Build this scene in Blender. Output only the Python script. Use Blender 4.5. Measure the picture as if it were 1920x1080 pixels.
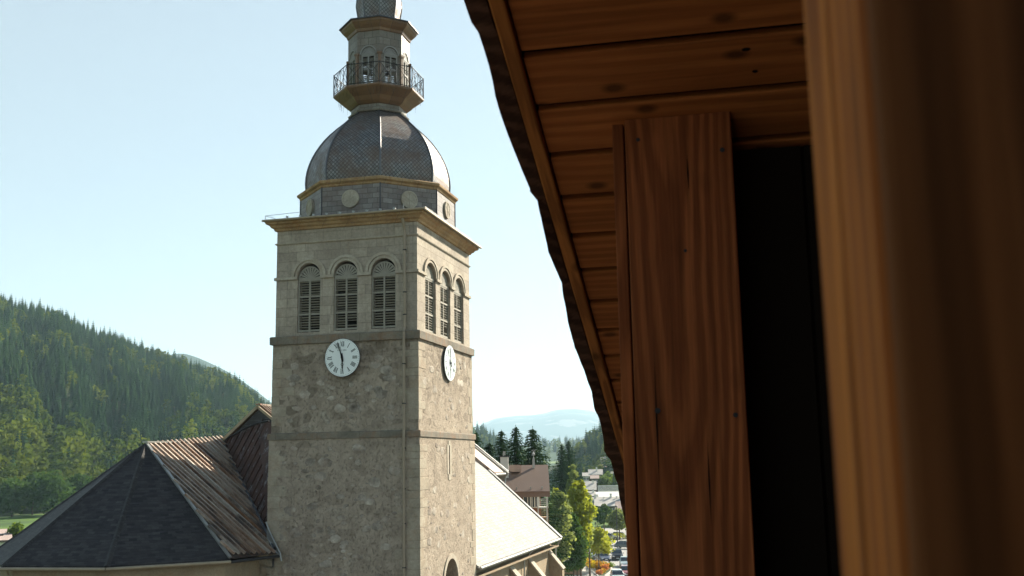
import bpy, bmesh, math, random
import numpy as np
from mathutils import Vector, Matrix, Euler, noise
from mathutils.geometry import tessellate_polygon
random.seed(7)
PI = math.pi
for o in list(bpy.data.objects): bpy.data.objects.remove(o)
sc = bpy.context.scene
COL = sc.collection
# ---------------------------------------------------------------- camera
FPX, PITCH, ROLL, YAW = 1966.1, math.radians(9.482), math.radians(-1.036), math.radians(13.98)
CAM = Vector((16.643, -47.746, 17.0))
F = Vector((-math.sin(YAW)*math.cos(PITCH), math.cos(YAW)*math.cos(PITCH), math.sin(PITCH)))
R0 = Vector((math.cos(YAW), math.sin(YAW), 0)); U0 = R0.cross(F)
RV = R0*math.cos(ROLL)+U0*math.sin(ROLL); UV_ = -R0*math.sin(ROLL)+U0*math.cos(ROLL)
cd = bpy.data.cameras.new("camera"); cam = bpy.data.objects.new("camera", cd); COL.objects.link(cam)
cam.matrix_world = Matrix(((RV.x, UV_.x, -F.x, CAM.x), (RV.y, UV_.y, -F.y, CAM.y), (RV.z, UV_.z, -F.z, CAM.z), (0, 0, 0, 1)))
cd.sensor_width = 36; cd.lens = FPX/1920*36; cd.clip_start = 0.05; cd.clip_end = 40000
cd.dof.use_dof = True; cd.dof.focus_distance = 14; cd.dof.aperture_fstop = 9.0
sc.camera = cam
# ---------------------------------------------------------------- sky, sun, exposure
SUN_AZ, SUN_EL = math.radians(61.5), math.radians(30)      # azimuth measured from +X towards +Y
SD = Vector((math.cos(SUN_AZ)*math.cos(SUN_EL), math.sin(SUN_AZ)*math.cos(SUN_EL), math.sin(SUN_EL)))
w = bpy.data.worlds.new("World"); sc.world = w; w.use_nodes = True
nt = w.node_tree; bg = nt.nodes['Background']
sky = nt.nodes.new('ShaderNodeTexSky'); sky.sky_type = 'NISHITA'; sky.sun_disc = False
sky.sun_elevation = SUN_EL; sky.sun_rotation = PI/2-SUN_AZ
sky.air_density = 1.0; sky.dust_density = 1.0; sky.ozone_density = .8; sky.altitude = 900
tint = nt.nodes.new('ShaderNodeMix'); tint.data_type = 'RGBA'; tint.blend_type = 'MULTIPLY'; tint.inputs[0].default_value = 1; tint.inputs[7].default_value = (1.0, 1.0, .93, 1)
nt.links.new(sky.outputs[0], tint.inputs[6])
# pale summer haze in the lower sky, thinning out towards the zenith
tcw = nt.nodes.new('ShaderNodeTexCoord'); spw = nt.nodes.new('ShaderNodeSeparateXYZ'); mrw = nt.nodes.new('ShaderNodeMapRange'); hzw = nt.nodes.new('ShaderNodeMix'); hzw.data_type = 'RGBA'
nt.links.new(tcw.outputs['Generated'], spw.inputs[0]); nt.links.new(spw.outputs[2], mrw.inputs['Value']); mrw.interpolation_type = 'SMOOTHSTEP'
mrw.inputs['From Min'].default_value = .36; mrw.inputs['From Max'].default_value = .80; mrw.inputs['To Min'].default_value = .52; mrw.inputs['To Max'].default_value = .05
nt.links.new(mrw.outputs[0], hzw.inputs[0]); nt.links.new(tint.outputs[2], hzw.inputs[6]); hzw.inputs[7].default_value = (4.7, 5.25, 5.3, 1); nt.links.new(hzw.outputs[2], bg.inputs[0]); bg.inputs[1].default_value = 0.054
ld = bpy.data.lights.new("sun", 'SUN'); ld.energy = 5.0; ld.angle = math.radians(.55); ld.color = (1, .91, .75)
lo = bpy.data.objects.new("sun", ld); COL.objects.link(lo); lo.rotation_euler = SD.to_track_quat('Z', 'Y').to_euler(); lo.location = (30, 0, 60)
sc.view_settings.view_transform = 'Standard'; sc.view_settings.look = 'None'; sc.view_settings.gamma = 1
sc.view_settings.exposure = 1.6
sc.render.engine = 'CYCLES'; sc.cycles.use_denoising = True; sc.cycles.max_bounces = 7; sc.cycles.transparent_max_bounces = 8
sc.cycles.volume_bounces = 1; sc.cycles.volume_step_rate = 1; sc.cycles.use_light_tree = False

# ---------------------------------------------------------------- helpers
def ray(u, v): return F+RV*((u-960)/FPX)-UV_*((v-540)/FPX)
def at(u, v, D):
    """world point seen at photo pixel u,v at horizontal distance D"""
    d = ray(u, v); return CAM+d*(D/math.hypot(d.x, d.y))
def ground(u, v, z=0.0):
    d = ray(u, v); return CAM+d*((z-CAM.z)/d.z)
def plan(u, D, z=0.0, v=866):
    p = at(u, v, D); return Vector((p.x, p.y, z))
def yaw_at(u):
    d = ray(u, 860); return math.atan2(d.y, d.x)-PI/2      # object's local +Y points away from the camera

def tag(o, label=None, cat=None, group=None, kind=None):
    if label: o['label'] = label
    if cat: o['category'] = cat
    if group: o['group'] = group
    if kind: o['kind'] = kind
    return o
def empty(name, loc=(0, 0, 0), rz=0.0, label=None, cat=None, group=None):
    o = bpy.data.objects.new(name, None); COL.objects.link(o); o.location = loc; o.rotation_euler = (0, 0, rz); o.empty_display_size = .2
    return tag(o, label, cat, group)
def copy_tree(o, parent=None):
    c = o.copy(); COL.objects.link(c); c.parent = parent
    for ch in list(o.children): copy_tree(ch, c)
    return c

class MB:
    def __init__(s): s.v = []; s.f = []; s.uv = []; s.smooth = []
    def add(s, vs, fs, uv=None, smooth=False):
        n = len(s.v); s.v += [tuple(p) for p in vs]
        for i, f in enumerate(fs):
            s.f.append([n+j for j in f]); s.smooth.append(smooth)
            s.uv.append([uv[j] for j in f] if uv else None)
        return s
    def box(s, c, d, R=None):
        c = Vector(c); h = Vector(d)/2; vs = []
        for z in (-1, 1):
            for y in (-1, 1):
                for x in (-1, 1):
                    p = Vector((x*h.x, y*h.y, z*h.z)); vs.append(c+(R @ p if R is not None else p))
        return s.add(vs, [(0, 2, 3, 1), (4, 5, 7, 6), (0, 1, 5, 4), (2, 6, 7, 3), (0, 4, 6, 2), (1, 3, 7, 5)])
    def beam(s, p, q, w, h, up=(0, 0, 1)):
        p = Vector(p); q = Vector(q); d = q-p; L = d.length
        if L < 1e-6: return s
        x = d/L; up = Vector(up); y = up.cross(x)
        if y.length < 1e-4: y = Vector((1, 0, 0)).cross(x)
        if y.length < 1e-4: y = Vector((0, 1, 0)).cross(x)
        y.normalize(); z = x.cross(y)
        R = Matrix((x, y, z)).transposed()
        return s.box((p+q)/2, (L, w, h), R)
    def tube(s, p, q, r, n=6, r2=None):
        p = Vector(p); q = Vector(q); d = (q-p); r2 = r if r2 is None else r2
        a = d.orthogonal().normalized(); b = d.normalized().cross(a); vs = []
        for c, rr in ((p, r), (q, r2)):
            for i in range(n):
                t = 2*PI*i/n; vs.append(c+a*math.cos(t)*rr+b*math.sin(t)*rr)
        s.add(vs, [(i, (i+1) % n, n+(i+1) % n, n+i) for i in range(n)], smooth=n > 5)
        return s.add(vs, [tuple(range(n))[::-1], tuple(range(n, 2*n))])
    def path(s, pts, r, n=6):
        for a, b in zip(pts[:-1], pts[1:]): s.tube(a, b, r, n)
        return s
    def loft(s, c, prof, n=8, a0=0.0, sx=1.0, cap0=False, cap1=False, smooth=False):
        """rings of n corners; prof = [(R,z)]"""
        c = Vector(c); L = 0; Ls = [0]
        for (r0, z0), (r1, z1) in zip(prof[:-1], prof[1:]):
            L += math.hypot(r1-r0, z1-z0); Ls.append(L)
        for i in range(n):
            t0 = a0+2*PI*i/n; t1 = a0+2*PI*(i+1)/n; half = math.sin(PI/n)
            for k in range(len(prof)-1):
                (r0, z0), (r1, z1) = prof[k], prof[k+1]
                vs = [c+Vector((math.cos(t0)*r0*sx, math.sin(t0)*r0, z0)), c+Vector((math.cos(t1)*r0*sx, math.sin(t1)*r0, z0)),
                      c+Vector((math.cos(t1)*r1*sx, math.sin(t1)*r1, z1)), c+Vector((math.cos(t0)*r1*sx, math.sin(t0)*r1, z1))]
                o = i*7.3
                s.add(vs, [(0, 1, 2, 3)], [(o-half*r0, Ls[k]), (o+half*r0, Ls[k]), (o+half*r1, Ls[k+1]), (o-half*r1, Ls[k+1])], smooth)
        for cap, (r, z) in ((cap0, prof[0]), (cap1, prof[-1])):
            if cap: s.add([c+Vector((math.cos(a0+2*PI*i/n)*r*sx, math.sin(a0+2*PI*i/n)*r, z)) for i in range(n)], [tuple(range(n)) if z == prof[-1][1] else tuple(range(n))[::-1]])
        return s
    def disc(s, c, N, r, th, n=48, ry=None, cap=True):
        """cylinder disc with front face towards N"""
        c = Vector(c); N = Vector(N).normalized(); V = Vector((0, 0, 1)) if abs(N.z) < .9 else Vector((0, 1, 0)); U = V.cross(N).normalized(); V = N.cross(U)
        ry = ry or r; fr = [c+U*math.cos(2*PI*i/n)*r+V*math.sin(2*PI*i/n)*ry for i in range(n)]; bk = [p-N*th for p in fr]
        s.add(fr+bk, [(i, n+i, n+(i+1) % n, (i+1) % n) for i in range(n)])
        return s.add(fr, [tuple(range(n))]) if cap else s
    def ring(s, c, N, r0, r1, th, n=40, a0=0, a1=2*PI, sy=1.0):
        """flat ring / arch band standing th proud of its plane, front to N"""
        c = Vector(c); N = Vector(N).normalized(); V = Vector((0, 0, 1)); U = V.cross(N).normalized()
        P = lambda r, t, d: c+U*math.cos(t)*r+V*math.sin(t)*r*sy+N*d
        for i in range(n):
            t0 = a0+(a1-a0)*i/n; t1 = a0+(a1-a0)*(i+1)/n
            s.add([P(r0, t0, th), P(r1, t0, th), P(r1, t1, th), P(r0, t1, th), P(r0, t0, -.01), P(r1, t0, -.01), P(r1, t1, -.01), P(r0, t1, -.01)],
                  [(0, 1, 2, 3), (1, 5, 6, 2), (0, 3, 7, 4)])
        return s
    def panel(s, O, U, V, outer, holes=(), depth=0.3, back=False):
        """flat wall with openings; U,V in plane, normal UxV; reveals of given depth"""
        O = Vector(O); U = Vector(U); V = Vector(V); N = U.cross(V)
        loops = [[Vector((a, b, 0)) for a, b in outer]]+[[Vector((a, b, 0)) for a, b in h] for h in holes]
        flat = [p for l in loops for p in l]
        vs = [O+U*p.x+V*p.y for p in flat]; tris = tessellate_polygon(loops); uv = [(p.x, p.y) for p in flat]
        for t in tris:
            a, b, c = [vs[i] for i in t]
            if (b-a).cross(c-a).dot(N) < 0: t = (t[0], t[2], t[1])
            s.add([vs[i] for i in t], [(0, 1, 2)], [uv[i] for i in t])
        for h in holes:
            pts = [O+U*a+V*b for a, b in h]; n = len(pts)
            area = sum(h[i][0]*h[(i+1) % n][1]-h[(i+1) % n][0]*h[i][1] for i in range(n))
            for i in range(n):
                a, b = pts[i], pts[(i+1) % n]; q = [a, b, b-N*depth, a-N*depth]
                if area > 0: q = q[::-1]
                s.add(q, [(0, 1, 2, 3)], [(a.z+a.x, a.y), (b.z+b.x, b.y), (b.z+b.x, b.y+depth), (a.z+a.x, a.y+depth)])
            if back: s.add([p-N*depth for p in (pts if area > 0 else pts[::-1])], [tuple(range(n))])
        return s
    def build(s, name, mat, parent=None, loc=None, bevel=0, smooth=None):
        me = bpy.data.meshes.new(name)
        off = Vector((0, 0, 0))
        if loc is not None: off = Vector(loc)
        elif parent is not None and parent.get('_world'): off = Vector(parent['_world'])
        me.from_pydata([(p[0]-off.x, p[1]-off.y, p[2]-off.z) for p in s.v], [], s.f)
        if any(u is not None for u in s.uv):
            ul = me.uv_layers.new(name="UVMap"); k = 0; data = [0.0]*(2*sum(len(f) for f in s.f))
            for f, u in zip(s.f, s.uv):
                for j in range(len(f)):
                    if u: data[2*k], data[2*k+1] = u[j]
                    k += 1
            ul.data.foreach_set('uv', data)
        me.polygons.foreach_set('use_smooth', [smooth if smooth is not None else x for x in s.smooth])
        me.materials.append(mat); me.update()
        o = bpy.data.objects.new(name, me); COL.objects.link(o)
        if loc is not None: o.location = off
        if parent is not None:
            o.parent = parent
        if bevel:
            b = o.modifiers.new('edge', 'BEVEL'); b.width = bevel; b.segments = 2; b.limit_method = 'ANGLE'
        return o
def root_at(name, loc, label, cat, group=None):
    """Empty at the base of a thing whose parts are modelled in world coordinates"""
    o = empty(name, loc, 0, label, cat, group); o['_world'] = list(loc); return o
def part(mb, name, mat, root, **k):
    """child of a part: same origin as the root"""
    return mb.build(name, mat, root, **k)
def sub(mb, name, mat, parentpart, rootloc, **k):
    me_off = Vector(rootloc); mb.v = [tuple(Vector(p)-me_off) for p in mb.v]
    return mb.build(name, mat, parentpart, **k)

# ---------------------------------------------------------------- material helpers
class G:
    def __init__(s, name):
        s.m = bpy.data.materials.new(name); s.m.use_nodes = True; s.nt = s.m.node_tree; s.b = s.nt.nodes['Principled BSDF']; s.out = s.nt.nodes['Material Output']
    def n(s, t, **k):
        x = s.nt.nodes.new('ShaderNode'+t)
        for a, b in k.items():
            if a in x.inputs and not hasattr(type(x), a): x.inputs[a].default_value = b
            else: setattr(x, a, b)
        return x
    def l(s, a, b): s.nt.links.new(a, b)
    def coord(s, kind='Object', scale=(1, 1, 1), rot=(0, 0, 0), loc=(0, 0, 0), rand=0):
        t = s.n('TexCoord'); mp = s.n('Mapping'); mp.inputs['Scale'].default_value = scale; mp.inputs['Rotation'].default_value = rot; mp.inputs['Location'].default_value = loc
        src = t.outputs[kind]
        if rand:
            oi = s.n('ObjectInfo'); mu = s.n('Math', operation='MULTIPLY'); s.l(oi.outputs['Random'], mu.inputs[0]); mu.inputs[1].default_value = rand
            va = s.n('VectorMath', operation='ADD'); s.l(src, va.inputs[0]); s.l(mu.outputs[0], va.inputs[1]); src = va.outputs[0]
        s.l(src, mp.inputs['Vector']); return mp.outputs[0]
    def noise(s, vec, scale, detail=4, rough=.55, dist=0):
        x = s.n('TexNoise'); x.inputs['Scale'].default_value = scale; x.inputs['Detail'].default_value = detail; x.inputs['Roughness'].default_value = rough; x.inputs['Distortion'].default_value = dist
        s.l(vec, x.inputs['Vector']); return x.outputs['Fac']
    def ramp(s, fac, stops):
        r = s.n('ValToRGB'); e = r.color_ramp.elements
        while len(e) < len(stops): e.new(.5)
        for i, (p, c) in enumerate(stops):
            e[i].position = p; c = (c, c, c) if isinstance(c, (int, float)) else c; e[i].color = (*c[:3], 1)
        s.l(fac, r.inputs[0]); return r.outputs[0]
    def mix(s, fac, a, b, mode='MIX'):
        x = s.n('Mix'); x.data_type = 'RGBA'; x.blend_type = mode
        for v, i in ((fac, 0), (a, 6), (b, 7)):
            if hasattr(v, 'node'): s.l(v, x.inputs[i])
            elif i == 0: x.inputs[0].default_value = v
            else: x.inputs[i].default_value = (*v[:3], 1) if not isinstance(v, (int, float)) else (v, v, v, 1)
        return x.outputs[2]
    def math(s, op, a, b=0.0, c=None):
        x = s.n('Math', operation=op)
        for i, v in enumerate((a, b) if c is None else (a, b, c)):
            if hasattr(v, 'node'): s.l(v, x.inputs[i])
            else: x.inputs[i].default_value = v
        return x.outputs[0]
    def bump(s, h, strength=.5, dist=.02, normal=None):
        b = s.n('Bump'); b.inputs['Strength'].default_value = strength; b.inputs['Distance'].default_value = dist; s.l(h, b.inputs['Height'])
        if normal is not None: s.l(normal, b.inputs['Normal'])
        return b.outputs[0]
    def done(s, col=None, rough=.8, metal=0.0, spec=.4, normal=None):
        b = s.b
        for v, i in ((col, 'Base Color'), (rough, 'Roughness'), (metal, 'Metallic'), (spec, 'Specular IOR Level')):
            if v is None: continue
            if hasattr(v, 'node'): s.l(v, b.inputs[i])
            elif i == 'Base Color': b.inputs[i].default_value = (*v[:3], 1)
            else: b.inputs[i].default_value = v
        if normal is not None: s.l(normal, b.inputs['Normal'])
        return s.m
def boxmap(g):
    """(x+y, z) so that courses run level round walls square to the axes"""
    t = g.n('TexCoord'); sp = g.n('SeparateXYZ'); g.l(t.outputs['Object'], sp.inputs[0]); cb = g.n('CombineXYZ')
    g.l(g.math('ADD', sp.outputs[0], sp.outputs[1]), cb.inputs[0]); g.l(sp.outputs[2], cb.inputs[1]); return t.outputs['Object'], cb.outputs[0]
def plain(name, col, rough=.6, metal=0, spec=.4, var=.15, scale=3.0, bump=0):
    g = G(name); c = g.coord(); f = g.noise(c, scale, 5)
    cc = g.mix(f, [x*(1-var) for x in col], [min(1, x*(1+var)) for x in col])
    return g.done(cc, rough, metal, spec, g.bump(g.noise(c, scale*8, 4), bump, .01) if bump else None)
M = {}
# ashlar of the belfry
def m_ashlar(name, c1, c2, stain, bw=.95, bh=.47, morc=(.24, .205, .16), mort=.010):
    g = G(name); obj, uv = boxmap(g)
    d = g.n('VectorMath', operation='ADD'); nz = g.n('TexNoise'); nz.inputs['Scale'].default_value = 1.2; g.l(obj, nz.inputs['Vector'])
    sc_ = g.n('VectorMath', operation='SCALE'); g.l(nz.outputs['Color'], sc_.inputs[0]); sc_.inputs['Scale'].default_value = .06; g.l(uv, d.inputs[0]); g.l(sc_.outputs[0], d.inputs[1])
    br = g.n('TexBrick'); br.offset = .5; br.squash = .8; br.squash_frequency = 3
    br.inputs['Scale'].default_value = 1; br.inputs['Brick Width'].default_value = bw; br.inputs['Row Height'].default_value = bh; br.inputs['Mortar Size'].default_value = mort; br.inputs['Mortar Smooth'].default_value = .3; br.inputs['Bias'].default_value = 0
    br.inputs['Color1'].default_value = (*c1, 1); br.inputs['Color2'].default_value = (*c2, 1); br.inputs['Mortar'].default_value = (*morc, 1); g.l(d.outputs[0], br.inputs['Vector'])
    big = g.ramp(g.noise(obj, .55, 6, .65), [(.38, 0), (.7, 1)]); fine = g.noise(obj, 9, 6, .7)
    c = g.mix(g.math('MULTIPLY', big, .55), br.outputs['Color'], stain)
    c = g.mix(.55, c, g.ramp(fine, [(.25, .45), (.75, 1.35)]), 'MULTIPLY')
    rust = g.ramp(g.noise(g.coord(scale=(1, 1, .25)), 1.7, 5, .7), [(.60, 0), (.78, 1)])
    c = g.mix(g.math('MULTIPLY', rust, .45), c, (.20, .10, .045))
    run = g.ramp(g.noise(g.coord(scale=(2.6, 2.6, .16)), 1.6, 5, .65), [(.55, 0), (.72, 1)]); c = g.mix(g.math('MULTIPLY', run, .38), c, (.10, .085, .065))
    h = g.math('ADD', g.math('MULTIPLY', br.outputs['Fac'], -.6), fine)
    return g.done(c, .9, 0, .25, g.bump(h, .7, .03))
M['ashlar'] = m_ashlar('ashlar stone', (.44, .38, .30), (.34, .29, .235), (.20, .165, .125))
def m_rubble(name):
    g = G(name); obj, uv = boxmap(g)
    cs = g.coord(scale=(1, 1, 1.5)); nz = g.n('TexNoise'); nz.inputs['Scale'].default_value = 2.3; nz.inputs['Detail'].default_value = 4; g.l(cs, nz.inputs['Vector'])
    sc_ = g.n('VectorMath', operation='SCALE'); g.l(nz.outputs['Color'], sc_.inputs[0]); sc_.inputs['Scale'].default_value = .22
    d = g.n('VectorMath', operation='ADD'); g.l(cs, d.inputs[0]); g.l(sc_.outputs[0], d.inputs[1])
    vo = g.n('TexVoronoi'); vo.feature = 'F1'; vo.inputs['Scale'].default_value = 1.3; g.l(d.outputs[0], vo.inputs['Vector'])
    ed = g.n('TexVoronoi'); ed.feature = 'DISTANCE_TO_EDGE'; ed.inputs['Scale'].default_value = 1.3; g.l(d.outputs[0], ed.inputs['Vector'])
    sep = g.n('SeparateColor'); g.l(vo.outputs['Color'], sep.inputs[0])
    show = g.ramp(g.math('ADD', sep.outputs[0], g.math('MULTIPLY', g.noise(obj, .5, 2), .55)), [(.60, 0), (.72, 1)])
    shape = g.ramp(ed.outputs['Distance'], [(.07, 0), (.17, 1)]); tz = g.n('MapRange'); tz.inputs['From Min'].default_value = 17.8; tz.inputs['From Max'].default_value = 18.8; tz.inputs['To Min'].default_value = .55; sz0 = g.n('SeparateXYZ'); g.l(obj, sz0.inputs[0]); g.l(sz0.outputs[2], tz.inputs['Value']); mask = g.math('MULTIPLY', g.math('MULTIPLY', show, shape), tz.outputs[0])
    fine = g.noise(obj, 7, 8, .75); mid = g.noise(obj, 1.3, 6, .65)
    mort = g.mix(g.ramp(mid, [(.3, 0), (.7, 1)]), (.43, .36, .28), (.27, .22, .17))
    st = g.ramp(sep.outputs[1], [(0, (.16, .13, .10)), (.35, (.25, .21, .165)), (.7, (.33, .27, .21)), (1, (.46, .41, .33))])
    st = g.mix(g.ramp(g.noise(obj, 4.5, 6, .7), [(.4, 0), (.65, 1)]), st, (.17, .135, .10))
    c = g.mix(g.math('MULTIPLY', mask, .75), mort, st)
    c = g.mix(.42, c, g.ramp(fine, [(.28, .5), (.72, 1.35)]), 'MULTIPLY')
    pit = g.ramp(g.noise(g.coord(scale=(1.6, 1.6, 1)), 8, 4, .6, .2), [(.33, 1), (.42, 0)])
    c = g.mix(g.math('MULTIPLY', pit, .3), c, (.11, .088, .06))
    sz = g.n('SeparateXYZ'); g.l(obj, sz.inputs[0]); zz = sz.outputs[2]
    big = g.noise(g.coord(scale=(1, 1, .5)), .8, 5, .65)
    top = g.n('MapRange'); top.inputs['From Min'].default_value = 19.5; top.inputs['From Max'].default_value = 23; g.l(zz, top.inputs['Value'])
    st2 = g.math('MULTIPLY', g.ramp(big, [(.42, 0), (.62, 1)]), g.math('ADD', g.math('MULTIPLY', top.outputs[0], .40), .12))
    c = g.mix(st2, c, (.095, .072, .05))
    run = g.ramp(g.noise(g.coord(scale=(2.2, 2.2, .14)), 1.5, 5, .65), [(.54, 0), (.72, 1)]); c = g.mix(g.math('MULTIPLY', run, .30), c, (.12, .095, .07))
    h = g.math('ADD', g.math('ADD', g.math('MULTIPLY', mask, .3), g.math('MULTIPLY', fine, .9)), g.math('MULTIPLY', pit, -1.0))
    h = g.math('ADD', h, g.math('MULTIPLY', g.noise(g.coord(scale=(1.4, 1.4, 1)), 6, 4, .6), .9))
    return g.done(c, .95, 0, .15, g.bump(h, .8, .055))
M['rubble'] = m_rubble('rubble masonry')
def m_stone(name, a, b, scale=2.0, rust=0.0, joints=0):
    g = G(name); obj, uv = boxmap(g)
    c = g.mix(g.ramp(g.noise(obj, scale, 6, .65), [(.32, 0), (.68, 1)]), a, b)
    if rust: c = g.mix(g.math('MULTIPLY', g.ramp(g.noise(obj, 1.4, 5, .7), [(.48, 0), (.66, 1)]), rust), c, (.26, .12, .05))
    f = g.noise(obj, 11, 6, .7); c = g.mix(.5, c, g.ramp(f, [(.25, .5), (.75, 1.3)]), 'MULTIPLY'); h = f
    if joints:
        br = g.n('TexBrick'); br.inputs['Scale'].default_value = 1; br.inputs['Brick Width'].default_value = joints; br.inputs['Row Height'].default_value = 50; br.inputs['Mortar Size'].default_value = .012
        g.l(uv, br.inputs['Vector']); c = g.mix(g.math('MULTIPLY', br.outputs['Fac'], .6), c, (.07, .06, .05))
    return g.done(c, .9, 0, .2, g.bump(h, .5, .02))
M['fieldstone'] = m_stone('field stones of the rubble', (.52, .46, .38), (.10, .082, .065), 1.1, .2)
M['course'] = m_stone('string course stone', (.24, .205, .16), (.13, .12, .095), 1.1, .45, 1.1)
M['quoin'] = m_stone('quoin stone', (.40, .35, .27), (.26, .22, .165), 1.3, .25)
M['trimstone'] = m_stone('pale trim stone', (.45, .40, .32), (.33, .29, .23), 2.2, .2)
M['cornice'] = m_stone('ochre cornice stone', (.46, .31, .16), (.25, .165, .09), 1.2, .6, 1.3)
def m_clad(name, c1, c2, bw, bh, stain, rough=.65, metal=0.0, spec=.4, off=.5, mort=.012, morc=(.05, .045, .04)):
    g = G(name); t = g.n('TexCoord'); br = g.n('TexBrick'); br.offset = off
    br.inputs['Scale'].default_value = 1; br.inputs['Brick Width'].default_value = bw; br.inputs['Row Height'].default_value = bh; br.inputs['Mortar Size'].default_value = mort; br.inputs['Mortar Smooth'].default_value = .2
    br.inputs['Color1'].default_value = (*c1, 1); br.inputs['Color2'].default_value = (*c2, 1); br.inputs['Mortar'].default_value = (*morc, 1); g.l(t.outputs['UV'], br.inputs['Vector'])
    o = g.coord(); c = g.mix(g.ramp(g.noise(o, 1.1, 6, .7), [(.42, 0), (.68, .8)]), br.outputs['Color'], stain); f = g.noise(o, 10, 5, .7)
    c = g.mix(.4, c, g.ramp(f, [(.25, .6), (.75, 1.3)]), 'MULTIPLY')
    return g.done(c, rough, metal, spec, g.bump(g.math('ADD', g.math('MULTIPLY', br.outputs['Fac'], -1), g.math('MULTIPLY', f, .4)), .6, .02))
M['drum'] = m_clad('drum slate cladding', (.25, .225, .205), (.15, .13, .12), .55, .27, (.125, .085, .07), .5)
M['lantern'] = m_clad('lantern sheet cladding', (.215, .19, .16), (.15, .13, .105), .45, .4, (.11, .08, .055), .55)
M['gallery'] = m_clad('rust stained gallery sheet', (.21, .115, .055), (.15, .08, .04), .7, 3, (.12, .07, .04), .5, 0, .4)
def m_scale(name):
    g = G(name); t = g.n('TexCoord'); mp = g.n('Mapping'); mp.inputs['Rotation'].default_value = (0, 0, PI/4); g.l(t.outputs['UV'], mp.inputs['Vector'])
    br = g.n('TexBrick'); br.offset = 0; br.inputs['Scale'].default_value = 1; br.inputs['Brick Width'].default_value = .155; br.inputs['Row Height'].default_value = .155; br.inputs['Mortar Size'].default_value = .016; br.inputs['Mortar Smooth'].default_value = .4
    br.inputs['Color1'].default_value = (.22, .215, .21, 1); br.inputs['Color2'].default_value = (.14, .138, .14, 1); br.inputs['Mortar'].default_value = (.03, .03, .03, 1); g.l(mp.outputs[0], br.inputs['Vector'])
    o = g.coord(); st = g.ramp(g.noise(o, .8, 7, .7), [(.40, 0), (.62, 1)]); c = g.mix(g.math('MULTIPLY', st, .75), br.outputs['Color'], (.15, .10, .075))
    tl = g.n('TexVoronoi'); tl.inputs['Scale'].default_value = 6.45; tl.inputs['Randomness'].default_value = 0; g.l(mp.outputs[0], tl.inputs['Vector'])
    sp = g.n('SeparateColor'); g.l(tl.outputs['Color'], sp.inputs[0])
    r = g.math('ADD', g.math('MULTIPLY', sp.outputs[0], .14), g.math('ADD', g.math('MULTIPLY', st, .2), .38))
    h = g.math('ADD', g.math('MULTIPLY', br.outputs['Fac'], -1.0), g.math('MULTIPLY', sp.outputs[1], .5))
    return g.done(c, r, .55, .5, g.bump(h, .5, .02))
M['scale'] = m_scale('metal scale tiles')
def m_slate(name, a, b, rough=.55, bw=.22, bh=.16, spec=.5, stain=(.06, .055, .055), sfac=.5):
    """slates: courses follow height (object z) and run along the roof"""
    g = G(name); t = g.n('TexCoord'); sp = g.n('SeparateXYZ'); g.l(t.outputs['UV'], sp.inputs[0]); 
    br = g.n('TexBrick'); br.inputs['Scale'].default_value = 1; br.inputs['Brick Width'].default_value = bw; br.inputs['Row Height'].default_value = bh; br.inputs['Mortar Size'].default_value = .008; br.inputs['Mortar Smooth'].default_value = .3
    br.inputs['Color1'].default_value = (*a, 1); br.inputs['Color2'].default_value = (*b, 1); br.inputs['Mortar'].default_value = (a[0]*.35, a[1]*.35, a[2]*.35, 1); g.l(t.outputs['UV'], br.inputs['Vector'])
    o = g.coord(); c = g.mix(g.math('MULTIPLY', g.ramp(g.noise(o, .7, 7, .7), [(.4, 0), (.65, 1)]), sfac), br.outputs['Color'], stain)
    f = g.noise(o, 6, 6, .7); c = g.mix(.5, c, g.ramp(f, [(.25, .55), (.75, 1.4)]), 'MULTIPLY')
    mp = g.n('Mapping'); mp.inputs['Scale'].default_value = (1.2, 9, 1); g.l(t.outputs['UV'], mp.inputs['Vector'])
    streak = g.ramp(g.noise(mp.outputs[0], 1.0, 5, .7), [(.54, 0), (.66, 1)])
    c = g.mix(g.math('MULTIPLY', streak, .6), c, [min(.5, x*5.0) for x in b])
    saw = g.math('FRACT', g.math('DIVIDE', sp.outputs[1], bh))
    h = g.math('ADD', g.math('MULTIPLY', saw, -.8), g.math('ADD', g.math('MULTIPLY', br.outputs['Fac'], -.5), g.math('MULTIPLY', f, .5)))
    return g.done(c, rough, 0, spec, g.bump(h, .6, .02))
M['slate'] = m_slate('dark slate', (.050, .044, .042), (.012, .011, .012), .65, .34, .17, .25, (.022, .018, .018), .6)
M['slate_wall'] = m_slate('weathered slate wall', (.05, .048, .048), (.03, .03, .032), .7, .4, .25)
M['nave'] = m_slate('pale nave slates', (.34, .325, .30), (.27, .26, .24), .75, .5, .28, .2, (.24, .225, .20), .7)
def m_rust(name, base=(.33, .25, .20), rust=(.30, .12, .05), dark=(.05, .035, .03), rough=.5, metal=.3, dk=.5, sc=(.3, 4.5, .3)):
    g = G(name); t = g.n('TexCoord'); mp = g.n('Mapping'); mp.inputs['Scale'].default_value = sc; g.l(t.outputs['Object'], mp.inputs['Vector'])
    a = g.ramp(g.noise(mp.outputs[0], .55, 6, .7), [(.40, 0), (.60, 1)]); c = g.mix(a, base, rust)
    b = g.ramp(g.noise(mp.outputs[0], 1.1, 7, .75), [(dk-.06, 0), (dk+.06, 1)]); c = g.mix(b, c, dark)
    f = g.noise(g.coord(), 9, 5, .7); c = g.mix(.4, c, g.ramp(f, [(.3, .6), (.7, 1.3)]), 'MULTIPLY')
    return g.done(c, rough, metal, .4, g.bump(f, .3, .01))
M['rib'] = m_rust('pale rusty roof ribs', (.38, .33, .275), (.24, .115, .055), (.09, .07, .06), .5, .1, .56)
M['ribsheet'] = m_rust('dark rusty sheets between the ribs', (.085, .06, .048), (.13, .055, .026), (.035, .028, .025), .55, .1, .50)
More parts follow.
